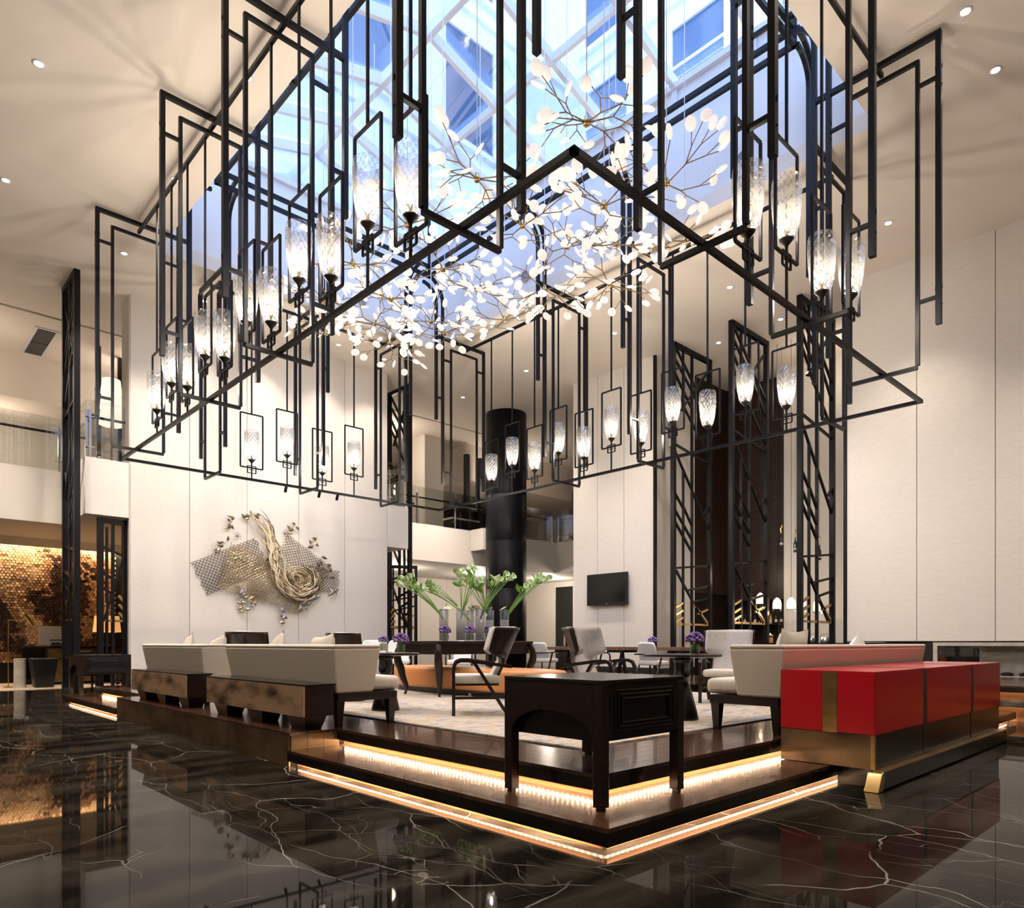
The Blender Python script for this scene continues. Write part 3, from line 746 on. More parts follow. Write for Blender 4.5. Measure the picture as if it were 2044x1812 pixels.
HUB = [(6.59, 5.65, 7.55), (8.22, 5.6, 7.5), (7.6, 6.2, 7.2), (9.75, 6.3, 7.6), (6.19, 7.26, 7.45), (7.33, 7.54, 7.4), (8.36, 7.59, 7.5), (9.0, 7.1, 7.6), (9.95, 8.0, 7.6),
       (6.15, 8.85, 7.5), (7.15, 9.26, 7.35), (8.17, 9.5, 7.45), (9.08, 8.78, 7.5), (9.5, 10.3, 7.6), (6.12, 10.39, 7.5), (7.15, 10.81, 7.4), (8.2, 11.0, 7.4), (9.0, 11.6, 7.6), (7.52, 11.95, 7.45), (6.5, 12.1, 7.6), (8.3, 12.6, 7.5), (7.2, 13.3, 7.6)]
tp = [twig(s) for s in (11, 23, 37, 41)]; tu = [0] * 4
rw = {0: 'nearest', 1: 'second', 2: 'third', 3: 'fourth', 4: 'farthest'}
ROWS = [4, 5, 5, 4, 4]
ri = 0; idx = 0
for rown, cnt in zip(('nearest', 'second nearest', 'middle', 'second farthest', 'farthest'), ROWS):
    for k in range(cnt):
        x, y, z = HUB[idx]; v = idx % 4
        lab = 'brass twig pendant with glowing petal discs, %s from left in %s row' % (ORD[k], rown)
        if not tu[v]: o = tp[v]; tu[v] = 1
        else: o = copy_tree(tp[v])
        tag(o, lab, 'pendant light', 'twig pendants under the skylight')
        o.location = (x, y, z); o.rotation_euler = (0, 0, idx * 1.7)
        hr = ze + .1 + (zr_ - ze - .1) * (1 - abs((x - SX0) / (SX1 - SX0) - .5) * 2)
        for ch in o.children:
            if ch.name.startswith('suspension_rod'): ch.scale = (1, 1, (hr - z))
        idx += 1

# ================================================================== PLATFORM
mat('wood_deck_x', (.040, .018, .011), .2, spec=.5, noise=((3, 28, 3), (.085, .038, .022), .35, .7, 4), coat=.35)
PX, PY = 6.5, 9.0
pf = thing('platform', 'stepped dark timber lounge platform with glowing copper-lit risers', 'platform', (PX, PY, 0))
def pb(x0, x1, y0, y1, z0, z1): return B(x0 - PX, x1 - PX, y0 - PY, y1 - PY, z0, z1)
def poly(pts, z0, z1): return MB().prism([(x - PX, y - PY) for x, y in pts], 'z', z1, z0)
AX, AY, BX, BY = 2.92, 2.36, 3.42, 2.82       # tread edges
PXE, PYE = 10.45, 15.3
pb(BX + .10, PXE, BY + .10, PYE - .05, 0, .30).build('core', 'wood_black', pf)
# treads (mitred boards)
poly([(AX, AY), (BX + .1, BY + .1), (BX + .1, 6.12), (AX, 6.12)], .125, Z1).build('tread_board', 'wood_deck', pf)
poly([(AX, AY), (12.2, AY), (12.2, BY + .1), (BX + .1, BY + .1)], .125, Z1).build('tread_board', 'wood_deck_x', pf)
poly([(AX, 11.9), (BX + .1, 11.9), (BX + .1, 15.63), (AX, 15.63)], .125, Z1).build('tread_board', 'wood_deck', pf)
for a in ((AX, AX + .03, AY, 6.12, .05, .125), (AX, AX + .03, 11.9, 15.63, .05, .125), (AX + .03, 12.2, AY, AY + .03, .05, .125)):
    pb(*a).build('fascia', 'wood_black', pf)
for a in ((AX + .10, AX + .12, AY + .12, 6.12, 0, .125), (AX + .10, AX + .12, 11.9, 15.5, 0, .125), (AX + .12, 12.2, AY + .10, AY + .12, 0, .125)):
    pb(*a).build('riser', 'copper_wall', pf)
for a in ((BX, BX + .03, BY, 6.12, .205, .285), (BX, BX + .03, 11.9, PYE, .205, .285), (BX + .03, PXE, BY, BY + .03, .205, .285)):
    pb(*a).build('fascia', 'wood_black', pf)
for a in ((BX + .085, BX + .10, BY + .1, 6.12, Z1, .285), (BX + .085, BX + .10, 11.9, PYE - .1, Z1, .285), (BX + .1, PXE, BY + .085, BY + .10, Z1, .285)):
    pb(*a).build('riser', 'copper_wall', pf)
# solid side block between the two flights
pb(AX + .03, BX + .1, 6.12, 11.9, 0, .285).build('block', 'wood_black', pf)
for k in range(4): pb(AX + .015, AX + .03, 6.12 + 1.445 * k, 6.12 + 1.445 * (k + 1) - .006, 0, .285).build('bronze_cladding', 'bronze_side', pf)
for k in range(3): pb(AX + .03 + .165 * k, AX + .03 + .165 * (k + 1) - .004, 6.10, 6.12, Z1, .285).build('copper_cladding', 'bronze_side', pf)
# deck planks round the rug
nb = 5; wb = (4.10 - BX) / nb
for i in range(nb):
    x0 = BX + wb * i; x1 = x0 + wb - .003
    ys = BY + (x0 - BX) * (.78 / .68); ye = BY + (x1 - BX) * (.78 / .68)
    cuts = [None] + [BY + 1.6 + 2.1 * k + (.9 if i % 2 else 0) for k in range(6)] + [PYE]
    for c0, c1 in zip(cuts[:-1], cuts[1:]):
        if c1 is None or (c0 and c0 > PYE): continue
        c1 = min(c1, PYE)
        pts = [(x0, ys if c0 is None else c0 + .003), (x1, ye if c0 is None else c0 + .003), (x1, c1), (x0, c1)]
        poly(pts, .285, Z2).build('plank', 'wood_deck', pf)
for i in range(3):
    x0 = AX + .015 + (BX - AX - .015) / 3 * i; x1 = x0 + (BX - AX - .015) / 3 - .003
    for k in range(3): pb(x0, x1, 6.10 + 1.935 * k, 6.10 + 1.935 * (k + 1) - .003, .285, Z2).build('plank', 'wood_deck', pf)
wy = (3.60 - BY) / 6
for i in range(6):
    y0 = BY + wy * i; y1 = y0 + wy - .003
    xs = BX + (y0 - BY) * (.68 / .78); xe = BX + (y1 - BY) * (.68 / .78)
    cuts = [None] + [BX + 1.5 + 2.0 * k + (.8 if i % 2 else 0) for k in range(5)] + [PXE]
    for c0, c1 in zip(cuts[:-1], cuts[1:]):
        if c0 and c0 > PXE: continue
        c1 = min(c1, PXE)
        pts = [(xs if c0 is None else c0 + .003, y0), (c1, y0), (c1, y1), (xe if c0 is None else c0 + .003, y1)]
        poly(pts, .285, Z2).build('plank', 'wood_deck_x', pf)
pb(4.1, PXE, 3.6, PYE, .285, .305).build('deck_base', 'wood_black', pf)
# LED dots
def leds(p, q, step=.045):
    """row of LED dots on a thin bar fixed to the face of the riser"""
    p = Vector(p); q = Vector(q); n = int((q - p).length / step); m = MB(); ax = abs(q.x - p.x) > abs(q.y - p.y); s = .006
    for k in range(n):
        c_ = p + (q - p) * ((k + .5) / n)
        if ax: m.box(c_.x - s - PX, c_.x + s - PX, c_.y - .003 - PY, c_.y - PY, c_.z - s, c_.z + s)
        else: m.box(c_.x - .003 - PX, c_.x - PX, c_.y - s - PY, c_.y + s - PY, c_.z - s, c_.z + s)
    o = m.build('led_strip', 'led', pf); o['kind'] = 'stuff'
    if ax: B(p.x - PX, q.x - PX, p.y - PY, p.y + .003 - PY, p.z - .008, p.z + .008).build('led_bar', 'led_diffuser', pf)
    else: B(p.x - PX, p.x + .003 - PX, p.y - PY, q.y - PY, p.z - .008, p.z + .008).build('led_bar', 'led_diffuser', pf)
for z, a, y0, y1 in ((.042, AX + .097, AY + .1, 6.1), (.042, AX + .097, 11.95, 15.5), (Z1 + .045, BX + .082, BY + .1, 6.1), (Z1 + .045, BX + .082, 11.95, 15.2)): leds((a, y0, z), (a, y1, z))
for z, y, x0, x1 in ((.042, AY + .097, AX + .1, 12.1), (Z1 + .045, BY + .082, BX + .1, 10.4)): leds((x0, y, z), (x1, y, z))
E_LED = 40
def strip(c_, L, alongx, p): lamp('AREA', 'step_light', c_, p, (1, .77, .58), sx=L if alongx else .02, sy=.02 if alongx else L, rot=(0, 0, 0))
strip((AX + .065, 4.3, .118), 3.5, False, E_LED); strip((AX + .065, 13.7, .118), 3.4, False, E_LED); strip((BX + .055, 4.5, .278), 3.2, False, E_LED); strip((BX + .055, 13.5, .278), 3.2, False, E_LED)
strip((7.5, AY + .065, .118), 9.0, True, E_LED * 2.5); strip((6.9, BY + .055, .278), 6.8, True, E_LED * 2)

# raised landing towards the fireplace
ld = thing('landing_steps', 'dark steps with copper risers below the fireplace at right', 'steps', (14.4, -1.0, 0))
for k, (x0, z0, z1) in enumerate(((12.2, 0, .31), (13.1, .31, .47))):
    MB().box(x0 + .1 - 14.4, 2.15, -8, 6.5, z0, z1 - .03).build('riser', 'copper_wall', ld)
    MB().box(x0 - 14.4, 2.15, -8.0, 6.6, z1 - .025, z1).build('tread', 'wood_deck', ld)
    MB().box(x0 - 14.4, x0 + .03 - 14.4, -8.0, 6.6, z1 - .1, z1 - .025).build('fascia', 'wood_black', ld)
    lamp('AREA', 'step_light', (x0 + .06, 2.0, z1 - .04), 5, (1, .72, .46), sx=.02, sy=6, rot=(0, 0, 0))
tag(B(-3.02, 3.05, -5.7, 5.7, 0, .014).build('rug', 'rug', loc=(7.15, 9.3, Z2)), 'large mottled cream, ochre and blue-grey rug on the platform', 'rug')
# rear dais carrying the dining table
da = thing('dining_dais', 'low dark dais under the long live-edge table', 'platform', (14.9, 11.0, 0))
MB().box(-2.3, 1.4, -2.9, 3.9, 0, .25).build('body', 'stone_dark', da); MB().box(-2.35, 1.42, -2.95, 3.95, .25, .28).build('deck', 'wood_deck', da)

# ================================================================== FURNITURE
def smooth(t, a, b_):
    t = max(0, min(1, (t - a) / (b_ - a))); return t * t * (3 - 2 * t)
# ---- sofas
def sofa(label, loc, rz, L):
    t = thing('sofa', label, 'sofa', loc, rz)
    w, d = .13, .46
    bot = [(.0, .04), (d - .03, .05), (d - .03, .05 + w), (w, .05 + w), (w, L - .05 - w), (d - .03, L - .05 - w), (d - .03, L - .05), (.0, L - .04)]
    top = [(-.07, -.03), (d + .02, -.01), (d + .02, w), (w - .01, w), (w - .01, L - w), (d + .02, L - w), (d + .02, L + .01), (-.07, L + .03)]
    MB().loft([(x, y, .335) for x, y in bot], [(x, y, .78) for x, y in top]).build('backrest', 'leather_cream', t, bevel=.022)
    rim = [(-.072, -.032), (d + .015, -.012), (d + .015, w), (w - .01, w), (w - .01, L - w), (d + .015, L - w), (d + .015, L + .012), (-.072, L + .032)]
    MB().loft([(x, y, .775) for x, y in rim], [(x * .97 + .006, y, .815) for x, y in rim]).build('upholstered_rim', 'fabric_cream', t, bevel=.018)
    B(w - .01, .78, .06 + w * .2, L - .06 - w * .2, .345, .49).build('seat_cushion', 'fabric_cream', t, bevel=.05)
    B(.03, .72, .06, L - .06, .255, .335).build('seat_frame', 'wood_dark', t, bevel=.004)
    for x in (.06, .66):
        for y in (.10, L - .10):
            s = 1 if x < .3 else -1
            MB().hexa([(x - .027, y - .027, 0), (x + .027, y - .027, 0), (x + .027, y + .027, 0), (x - .027, y + .027, 0)], [(x - .045, y - .045, .26), (x + .045, y - .045, .26), (x + .045, y + .045, .26), (x - .045, y + .045, .26)]).build('leg', 'wood_dark', t)
    return t
ZP = Z2
sofa('cream leather sofa seen from behind, nearer of the two on the left', (3.42, 6.08, ZP), 0, 2.62)
sofa('cream leather sofa seen from behind, farther of the two on the left', (3.42, 9.58, ZP), 0, 2.52)
sofa('cream leather sofa behind the red cabinet', (9.74, 2.89, ZP), PI / 2, 3.78)

def pillow(label, loc, rot, s=.24, m='fabric_cream'):
    mb = MB(); n = 10; A = []; Bv = []
    for i in range(n + 1):
        for j in range(n + 1):
            u, v = i / n * 2 - 1, j / n * 2 - 1
            pin = 1 - .10 * (1 - abs(u)) * 0 - .13 * (u * u * (1 - v * v) + v * v * (1 - u * u)) * 1.0
            th = .075 * ((1 - u ** 4) * (1 - v ** 4)) ** .5
            A.append((u * s * pin, th, v * s * pin)); Bv.append((u * s * pin, -th, v * s * pin))
    w = n + 1; N = w * w; fs = []
    for i in range(n):
        for j in range(n):
            a = i * w + j; fs.append((a, a + 1, a + w + 1, a + w)); fs.append((N + a, N + a + w, N + a + w + 1, N + a + 1))
    o = mb.add(A + Bv, fs).build('cushion', m, smooth=True)
    o.location = loc; o.rotation_euler = rot
    return tag(o, label, 'cushion')
pl = .49 + ZP + .155
pillow('beige scatter cushion peeking over near left sofa, right one', (3.72, 7.0, pl + .05), (.25, .1, PI / 2))
pillow('beige scatter cushion peeking over near left sofa, left one', (3.72, 8.1, pl + .03), (.25, .5, PI / 2))
pillow('beige scatter cushion peeking over far left sofa, right one', (3.72, 10.0, pl + .05), (.25, .2, PI / 2))
pillow('beige scatter cushion peeking over far left sofa, left one', (3.72, 11.2, pl + .03), (.25, .5, PI / 2))
pillow('beige scatter cushion standing on the sofa behind the red cabinet', (6.75, 3.17, pl + .045), (.25, 0, 0), .29)
pillow('white scatter cushion peeking over the sofa behind the red cabinet', (8.4, 3.15, pl + .03), (.25, .7, 0), .2, 'fabric_white')

# ---- bronze fronted benches
def bench(label, y0, y1):
    t = thing('bench_console', label, 'bench', (3.22, (y0 + y1) / 2, ZP)); h = (y1 - y0) / 2
    B(-.15, .15, -h, h, .135, .425).build('body', 'wood_dark', t, bevel=.004)
    B(-.16, .17, -h - .005, h + .005, .425, .438).build('top', 'wood_black', t)
    B(-.165, -.15, -h, h, .135, .42).build('bronze_front', 'bronze_panel', t)
    for y in (-h + .28, 0, h - .28):
        MB().hexa([(-.08, y - .14, 0), (.09, y - .14, 0), (.09, y + .14, 0), (-.08, y + .14, 0)], [(-.11, y - .2, .135), (.12, y - .2, .135), (.12, y + .2, .135), (-.11, y + .2, .135)]).build('foot', 'wood_dark', t)
    return t
bench('low bronze-fronted bench on platform edge, nearer of the two', 6.07, 8.52)
bench('low bronze-fronted bench on platform edge, farther of the two', 9.22, 11.58)

# ---- arched console tables
def console(label, loc, rz=0, back=.61):
    t = thing('console_table', label, 'table', loc, rz)
    W_, D_, H_ = .43, .42, .77
    B(-W_, W_, -D_, D_, H_ - .03, H_).build('top', 'wood_black', t, bevel=.004)
    B(-W_ + .06, W_ - .06, -D_ + .06, D_ - .06, .395, .735).build('inner_box', 'wood_dark', t)
    arch = [(-D_ + .07, .74), (D_ - .07, .74), (D_ - .07, .41)] + [((D_ - .07) * math.cos(a), .41 + .16 * math.sin(a)) for a in [PI * k / 16 for k in range(1, 16)]] + [(-D_ + .07, .41)]
    for x in (-W_, W_ - .03): MB().prism(arch, 'x', x, x + .03).build('arched_apron', 'wood_dark', t)
    for y in (-D_, D_ - .03): B(-W_ + .07, W_ - .07, y, y + .03, .42, .74).build('side_apron', 'wood_black', t)
    for k, (iw, ih0, ih1) in enumerate(((.31, .455, .71), (.28, .48, .685), (.25, .505, .66))):
        q = .012
        y = -D_ - .006 - 0.004 * k
        MB().box(-iw, iw, y, -D_, ih0, ih0 + q).box(-iw, iw, y, -D_, ih1 - q, ih1).box(-iw, -iw + q, y, -D_, ih0, ih1).box(iw - q, iw, y, -D_, ih0, ih1).build('moulding', 'wood_black', t, bevel=.004)
    for sx in (-1, 1):
        for sy in (-1, 1):
            z0 = 0 if not (sx > 0 and sy > 0 and back) else Z2 - Z1
            x, y = sx * (W_ - .035), sy * (D_ - .035)
            l = MB().box(x - .035, x + .035, y - .035, y + .035, z0 + .015, H_ - .03).build('leg', 'wood_dark', t, bevel=.004)
            MB().box(x - .02, x + .02, y - .02, y + .02, z0, z0 + .015).build('foot_glide', 'black', l)
    return t
console('dark arched console table standing on the steps at the near corner', (3.62, 3.04, Z1))
console('dark arched console table on the steps at the far left', (3.22 + .22, 15.1, Z1), 0, .61)

# ---- wing chairs
def shell(fn_w, x0, rec, z0, hgt, wing, t_in, tn, nx=1):
    def f(u, v):
        s = u * 2 - 1; t = v; w = fn_w(t)
        x = x0 - rec * t + wing(t) * s * s; z = z0 + hgt * t
        nrm = Vector((1, -2 * wing(t) * s / max(w, .05) * .9, .32)).normalized()
        p = Vector((x, s * w, z)) + nrm * t_in
        return p, nrm
    return MB().sheet(f, 14, 14, tn)
def wing_chair(label, loc, rz):
    t = thing('wing_chair', label, 'armchair', loc, rz)
    wf = lambda a: .235 + .085 * smooth(a, .40, .54)
    wg = lambda a: .03 + (.17 + .10 * a) * smooth(a, .40, .54)
    shell(wf, -.20, .27, .38, .61, wg, 0, .055).build('backrest', 'fabric_grey', t, smooth=True)
    shell(lambda a: wf(a) + .012, -.20, .27, .38, .615, wg, -.018, .016).build('back_shell', 'wood_dark', t, smooth=True)
    B(-.25, .31, -.27, .27, .355, .455).build('seat', 'fabric_cream', t, bevel=.04)
    B(-.22, .27, -.25, .25, .335, .357).build('seat_rail', 'wood_dark', t)
    for s in (-1, 1):
        y = s * .30
        MB().tube([(.29, y, 0), (.29, y, .50), (.285, y, .55), (.26, y, .595), (.21, y, .615), (.12, y, .615), (-.36, y, .55)], 0, rect=(.036, .04), side=(0, 1, 0)).build('arm', 'wood_dark', t)
        MB().tube([(.06, y, .60), (-.312, y, .013)], 0, rect=(.034, .045), side=(0, 1, 0)).build('leg', 'wood_dark', t)
        MB().bar((.29, y, .20), (-.20, y, .20), .022, .03).build('stretcher', 'wood_dark', t)
    MB().bar((.1, -.30, .2), (.1, .30, .2), .03, .022).build('stretcher', 'wood_brown', t)
    MB().bar((-.30, -.31, .56), (-.30, .31, .56), .03, .04).build('back_rail', 'wood_dark', t)
    return t
wc = wing_chair('wing chair with dark wood back seen in profile beside the orange ottoman', (5.30, 6.19, ZP + .014), math.atan2(.62, -.78))
def wing(label, x, y, rz): return clone(wc, label, (x, y, ZP + .014), rz)
wing('grey upholstered wing chair standing between console table and pedestal table', 6.25, 5.15, -1.35)
wing('grey upholstered wing chair facing the camera in front of the bar', 8.75, 4.98, math.atan2(-.35, -1))
wing('wing chair behind the far left sofa, only its dark back showing', 4.75, 11.3, .85)
wing('wing chair before the art wall at right, only its dark back showing', 6.6, 11.4, .6)

# ---- white armchairs
def white_chair(label, loc, rz):
    t = thing('dining_armchair', label, 'armchair', loc, rz)
    shell(lambda a: .25 - .05 * (abs(a - .5) * 2) ** 5, -.2, .13, .38, .48, lambda a: .05, 0, .05).build('backrest', 'fabric_white', t, smooth=True)
    B(-.24, .26, -.26, .26, .35, .45).build('seat', 'fabric_white', t, bevel=.03)
    for s in (-1, 1):
        y = s * .29
        MB().tube([(.24, y, .002), (.25, y, .52), (.22, y, .60), (.12, y, .62), (-.3, y, .60)], 0, rect=(.028, .03), side=(0, 1, 0)).build('arm', 'wood_dark', t)
        MB().tube([(-.05, y, .60), (-.277, y, .009)], 0, rect=(.028, .035), side=(0, 1, 0)).build('leg', 'wood_dark', t)
    MB().bar((-.32, -.29, .6), (-.32, .29, .6), .025, .03).build('back_rail', 'wood_dark', t)
    return t
wd = white_chair('white dining armchair at the live-edge table, leftmost one', (13.35, 12.9, .28), .1)
for y, txt in ((11.2, 'middle one behind the grey wing chair'), (9.45, 'rightmost one beside the pedestal table')):
    clone(wd, 'white dining armchair at the live-edge table, ' + txt, (13.35, y, .28), -.05)
clone(wd, 'white armchair seen under the long flower table, left one', (9.0, 13.3, ZP + .014), -2.2)
clone(wd, 'white armchair seen under the long flower table, right one', (9.7, 11.9, ZP + .014), -2.5)
clone(wd, 'white armchair beyond the pedestal table at the near left sofa', (7.9, 12.5, ZP + .014), -2.0)

# ---- live-edge dining table
lt = thing('live_edge_table', 'long live-edge timber dining table beside white chairs', 'table', (14.2, 11.0, .28))
r2 = random.Random(9); lpts = [(-.42 + r2.uniform(-.03, .05), -2.5 + .25 * k) for k in range(21)]; rpts = [(.42 + r2.uniform(-.04, .03), 2.5 - .25 * k) for k in range(21)]
MB().prism(lpts + rpts, 'z', .76, .68).build('top', 'wood_brown', lt)
for y in (-1.8, 0, 1.8):
    MB().tube([(-.3, y - .25, .68), (-.3, y - .1, .012)], 0, rect=(.06, .08)).tube([(.3, y + .25, .68), (.3, y + .1, .012)], 0, rect=(.06, .08)).box(-.3, .3, y - .25, y + .25, .62, .68).build('trestle', 'black_metal', lt)

# ---- pedestal tables
def pedestal(label, loc, rr=.41, hh=.69):
    t = thing('pedestal_table', label, 'table', loc)
    k = hh / .69
    MB().lathe([(.17, 0), (.17, .02), (.155, .08), (.12, .22), (.09, .33), (.07, .39), (.05, .415), (.055, .43), (.075, .45), (.084, .48), (.084, .60), (.082, .615), (.098, .625), (.098, .655), (.06, .66)], 32).build('pedestal', 'wood_black', t, smooth=False)
    for p in t.children[0].data.polygons: p.use_smooth = True
    MB().lathe([(rr - .06, .662), (rr, .672), (rr, .692), (rr - .008, .697)], 40).build('top', 'wood_dark', t)
    return t
ped = pedestal('round dark pedestal table between the grey wing chairs', (6.46, 4.2, ZP + .014))
pedestal('round dark pedestal table in front of the near left sofa', (4.72, 7.25, ZP + .014))
pedestal('round dark pedestal table behind the near left sofa, farther one', (5.15, 8.75, ZP + .014), .33)

# ---- orange ottoman
ot = thing('ottoman', 'long rounded orange leather ottoman under the flower table', 'ottoman', (7.40, 8.8, ZP + .014))
def stad(a, b_, n=48, e=3.2):
    return [(math.copysign(abs(math.cos(2 * PI * k / n)) ** (2 / e), math.cos(2 * PI * k / n)) * a, math.copysign(abs(math.sin(2 * PI * k / n)) ** (2 / e), math.sin(2 * PI * k / n)) * b_) for k in range(n)]
lev = [(1, .09), (1.005, .12), (1.0, .34), (.985, .385), (.95, .405), (.8, .415)]
vs = []; fs = []
for s_, z in lev: vs += [(x - (1 - s_) * math.copysign(min(abs(x), .55), x), y - (1 - s_) * math.copysign(min(abs(y), .55), y), z) for x, y in stad(.56, 1.9)]
for i in range(len(lev) - 1):
    for k in range(48): fs.append((i * 48 + k, i * 48 + (k + 1) % 48, (i + 1) * 48 + (k + 1) % 48, (i + 1) * 48 + k))
fs.append(tuple(range((len(lev) - 1) * 48, len(lev) * 48))); fs.append(tuple(reversed(range(48))))
MB().add(vs, fs).build('upholstery', 'leather_orange', ot, smooth=True)
MB().prism(stad(.50, 1.84), 'z', .09, 0).build('plinth', 'black', ot)

# ---- long flower table
ft = thing('flower_table', 'long dark table with curved cabriole legs carrying the lily vases', 'table', (7.35, 8.88, ZP + .014))
B(-1.0, 1.0, -.54, .54, .80, .845).build('top', 'wood_dark', ft, bevel=.006)
B(-.95, 1.0 - .05, -.49, .49, .64, .80).build('apron', 'wood_dark', ft, bevel=.004)
for sx in (-1, 1):
    for sy in (-1, 1):
        pts = []; rl = []
        for k in range(15):
            f_ = k / 14; z = .82 * (1 - f_)
            bul = .06 * math.sin(PI * min(1, f_ * 1.9)) - .10 * smooth(f_, .55, 1) + (.05 * smooth(f_, .85, 1))
            pts.append((sx * (.95 + bul * .8), sy * (.49 + bul * .8), z)); rl.append(.012 + .045 * math.sin(PI * min(1, .06 + f_ * 1.02)) ** .8 + .008)
        MB().tube(pts, rl, 8).build('leg', 'wood_dark', ft, smooth=True)

# ---- lilies
FZ = ZP + .014 + .845
def lily_mesh():
    vs = []; fs = []; n = 12; L_ = 7
    for j in range(L_):
        f_ = j / (L_ - 1)
        for k in range(n):
            a = 2 * PI * k / n
            r = .008 + .055 * f_ ** 1.7 * (1 + .35 * math.cos(a))
            vs.append((r * math.cos(a), r * math.sin(a), .13 * f_ + .06 * f_ ** 3 * math.cos(a)))
    for j in range(L_ - 1):
        for k in range(n): fs.append((j * n + k, j * n + (k + 1) % n, (j + 1) * n + (k + 1) % n, (j + 1) * n + k))
    return MB().add(vs, fs).mesh('lily_bloom', 'petal_white')
LILY = lily_mesh()
for p in LILY.polygons: p.use_smooth = True
LEAF = MB().add([(0, 0, 0), (.028, .0, .05), (0, .012, .05), (-.028, 0, .05), (.022, .01, .11), (0, .03, .11), (-.022, .01, .11), (0, .05, .16)], [(0, 1, 2), (0, 2, 3), (1, 4, 5, 2), (2, 5, 6, 3), (4, 7, 5), (5, 7, 6)]).mesh('lily_leaf', 'leaf')
RT = Vector((.7278, -.6858, 0))      # across the view
def vase(label, x, y, lean, seed, hv=.52, tall=1.0, blab=''):
    t = thing('cylinder_vase', label, 'vase', (x, y, FZ))
    MB().lathe([(.074, 0), (.076, .006), (.076, hv), (.071, hv), (.071, .012), (.0, .012)], 28, cap=False).build('glass', 'glass_vase', t, smooth=True)
    MB().lathe([(.069, .014), (.069, hv * .68)], 24).build('water', 'water', t, smooth=True)
    R = random.Random(seed)
    b_ = thing('calla_lily_bunch', blab, 'flowers', (x, y, FZ))
    for k in range(8):
        off = R.uniform(-.15, .15); dep = R.uniform(-.12, .12); L_ = tall * R.uniform(.82, 1.1)
        pts = []
        for j in range(8):
            f_ = j / 7
            s_ = -lean * .10 + lean * (.10 + .62 * f_ ** 1.15) * L_ * 1.0 + off * f_ ** 1.5
            pts.append(RT * s_ + Vector((.69, .73, 0)) * (dep * f_ + R.uniform(-.01, .01)) + Vector((0, 0, hv * .62 + (.72 * f_ - .10 * f_ ** 3 * abs(lean)) * L_)))
        q = MB().tube(pts, .0075, 5, r2=.005).build('stem', 'stem', b_, smooth=True)
        d = (pts[-1] - pts[-3]).normalized()
        m = bpy.data.objects.new('bloom', LILY); COL.objects.link(m); m.parent = b_
        m.location = pts[-1]; m.rotation_euler = (d + Vector((R.uniform(-.5, .5), R.uniform(-.5, .5), .1))).to_track_quat('Z', 'Y').to_euler(); m.scale = (.85,) * 3
        if k < 6:
            l = bpy.data.objects.new('leaf', LEAF); COL.objects.link(l); l.parent = b_; l.location = pts[-1] - d * .05
            l.rotation_euler = (R.uniform(-1.2, 1.2), R.uniform(-1.2, 1.2), R.uniform(0, 6)); l.scale = (1.25,) * 3
    an = bpy.data.objects.new('anthurium', LILY); COL.objects.link(an); an.parent = t; an.location = (RT * (.03 * (-1 if lean > 0 else 1))) + Vector((0, 0, hv - .03)); an.scale = (1, 1, .45); an.rotation_euler = (.5, .2, seed)
    MB().tube([(.04, 0, 0), (.05, 0, .1)], .004, 5).build('spadix', 'brass', t).location = (0, 0, hv)
# positions: pixel columns 886, 920, 937, 958, 975, 1007 at table depth
def onview(u, d): k = (u - 1022) / 1398; return d * (.6858 + k * .7278), d * (.7278 - k * .6858)
for i, (u, d, lean, txt, tall) in enumerate(((886, 11.35, -.95, 'leftmost', 1.0), (920, 11.25, .18, 'second from left in front', 1.0), (938, 11.75, -1.15, 'third from left, behind', .95), (958, 11.2, .55, 'third from left in front', 1.0), (977, 11.75, -.5, 'second from right, behind', .95), (1007, 11.6, .85, 'rightmost', .95))):
    x, y = onview(u, d)
    vase('tall clear cylinder vase on the long table, ' + txt, x, y, lean, 50 + i, blab='leaning bunch of green and white calla lilies, ' + txt, tall=tall)
FLO = MB()
r3 = random.Random(77)
for k in range(60):
    a = r3.uniform(0, 2 * PI); e = math.asin(r3.uniform(-.25, 1)); R_ = .085
    c_ = Vector((math.cos(a) * math.cos(e), math.sin(a) * math.cos(e), math.sin(e) * .8)) * R_
    FLO.ell(c_, (.021, .021, .018), 6, 4)
FLOM = FLO.mesh('hydrangea', 'petal_purple')
def posy(label, x, y, z, kind='bowl', s=1.0):
    t = thing('flower_posy', label, 'flowers', (x, y, z))
    if kind == 'bowl':
        MB().lathe([(.035, 0), (.06, .02), (.068, .05), (.06, .085), (.045, .105)], 20, cap=False).build('glass_bowl', 'glass_vase', t, smooth=True); hz_ = .15
    else:
        MB().lathe([(.05, 0), (.052, .005), (.052, .11), (.049, .11), (.049, .01), (0, .01)], 20, cap=False).build('glass_cup', 'glass_vase', t, smooth=True)
        MB().lathe([(.047, .012), (.047, .10)], 18).build('leaf_lining', 'leaf', t, smooth=True); hz_ = .145
    for k in range(3): MB().tube([(.01 * k - .01, 0, .02), (.02 * k - .02, .01, hz_)], .004, 5).build('stem', 'stem', t)
    o = bpy.data.objects.new('hydrangea_head', FLOM); COL.objects.link(o); o.parent = t; o.location = (0, 0, hz_ + .01); o.scale = (s, s, s); o['kind'] = 'stuff'
    return t
for u, d, txt in ((888, 11.0, 'left of the three'), (938, 11.05, 'middle of the three'), (971, 11.35, 'right of the three')):
    x, y = onview(u, d); posy('purple hydrangea in a small round glass bowl on long table, ' + txt, x, y, FZ)
x, y = onview(1387, 7.42); posy('purple and white posy in glass cup on pedestal table at right', x, y, ZP + .014 + .697, 'cup')
x, y = onview(800, 8.3); posy('blue-violet posy in glass cup on pedestal table at left', x, y, ZP + .014 + .697, 'cup')
x, y = onview(765, 9.98); posy('small pale posy in glass cup on the farther left pedestal table', x, y, ZP + .014 + .697, 'cup', .75)
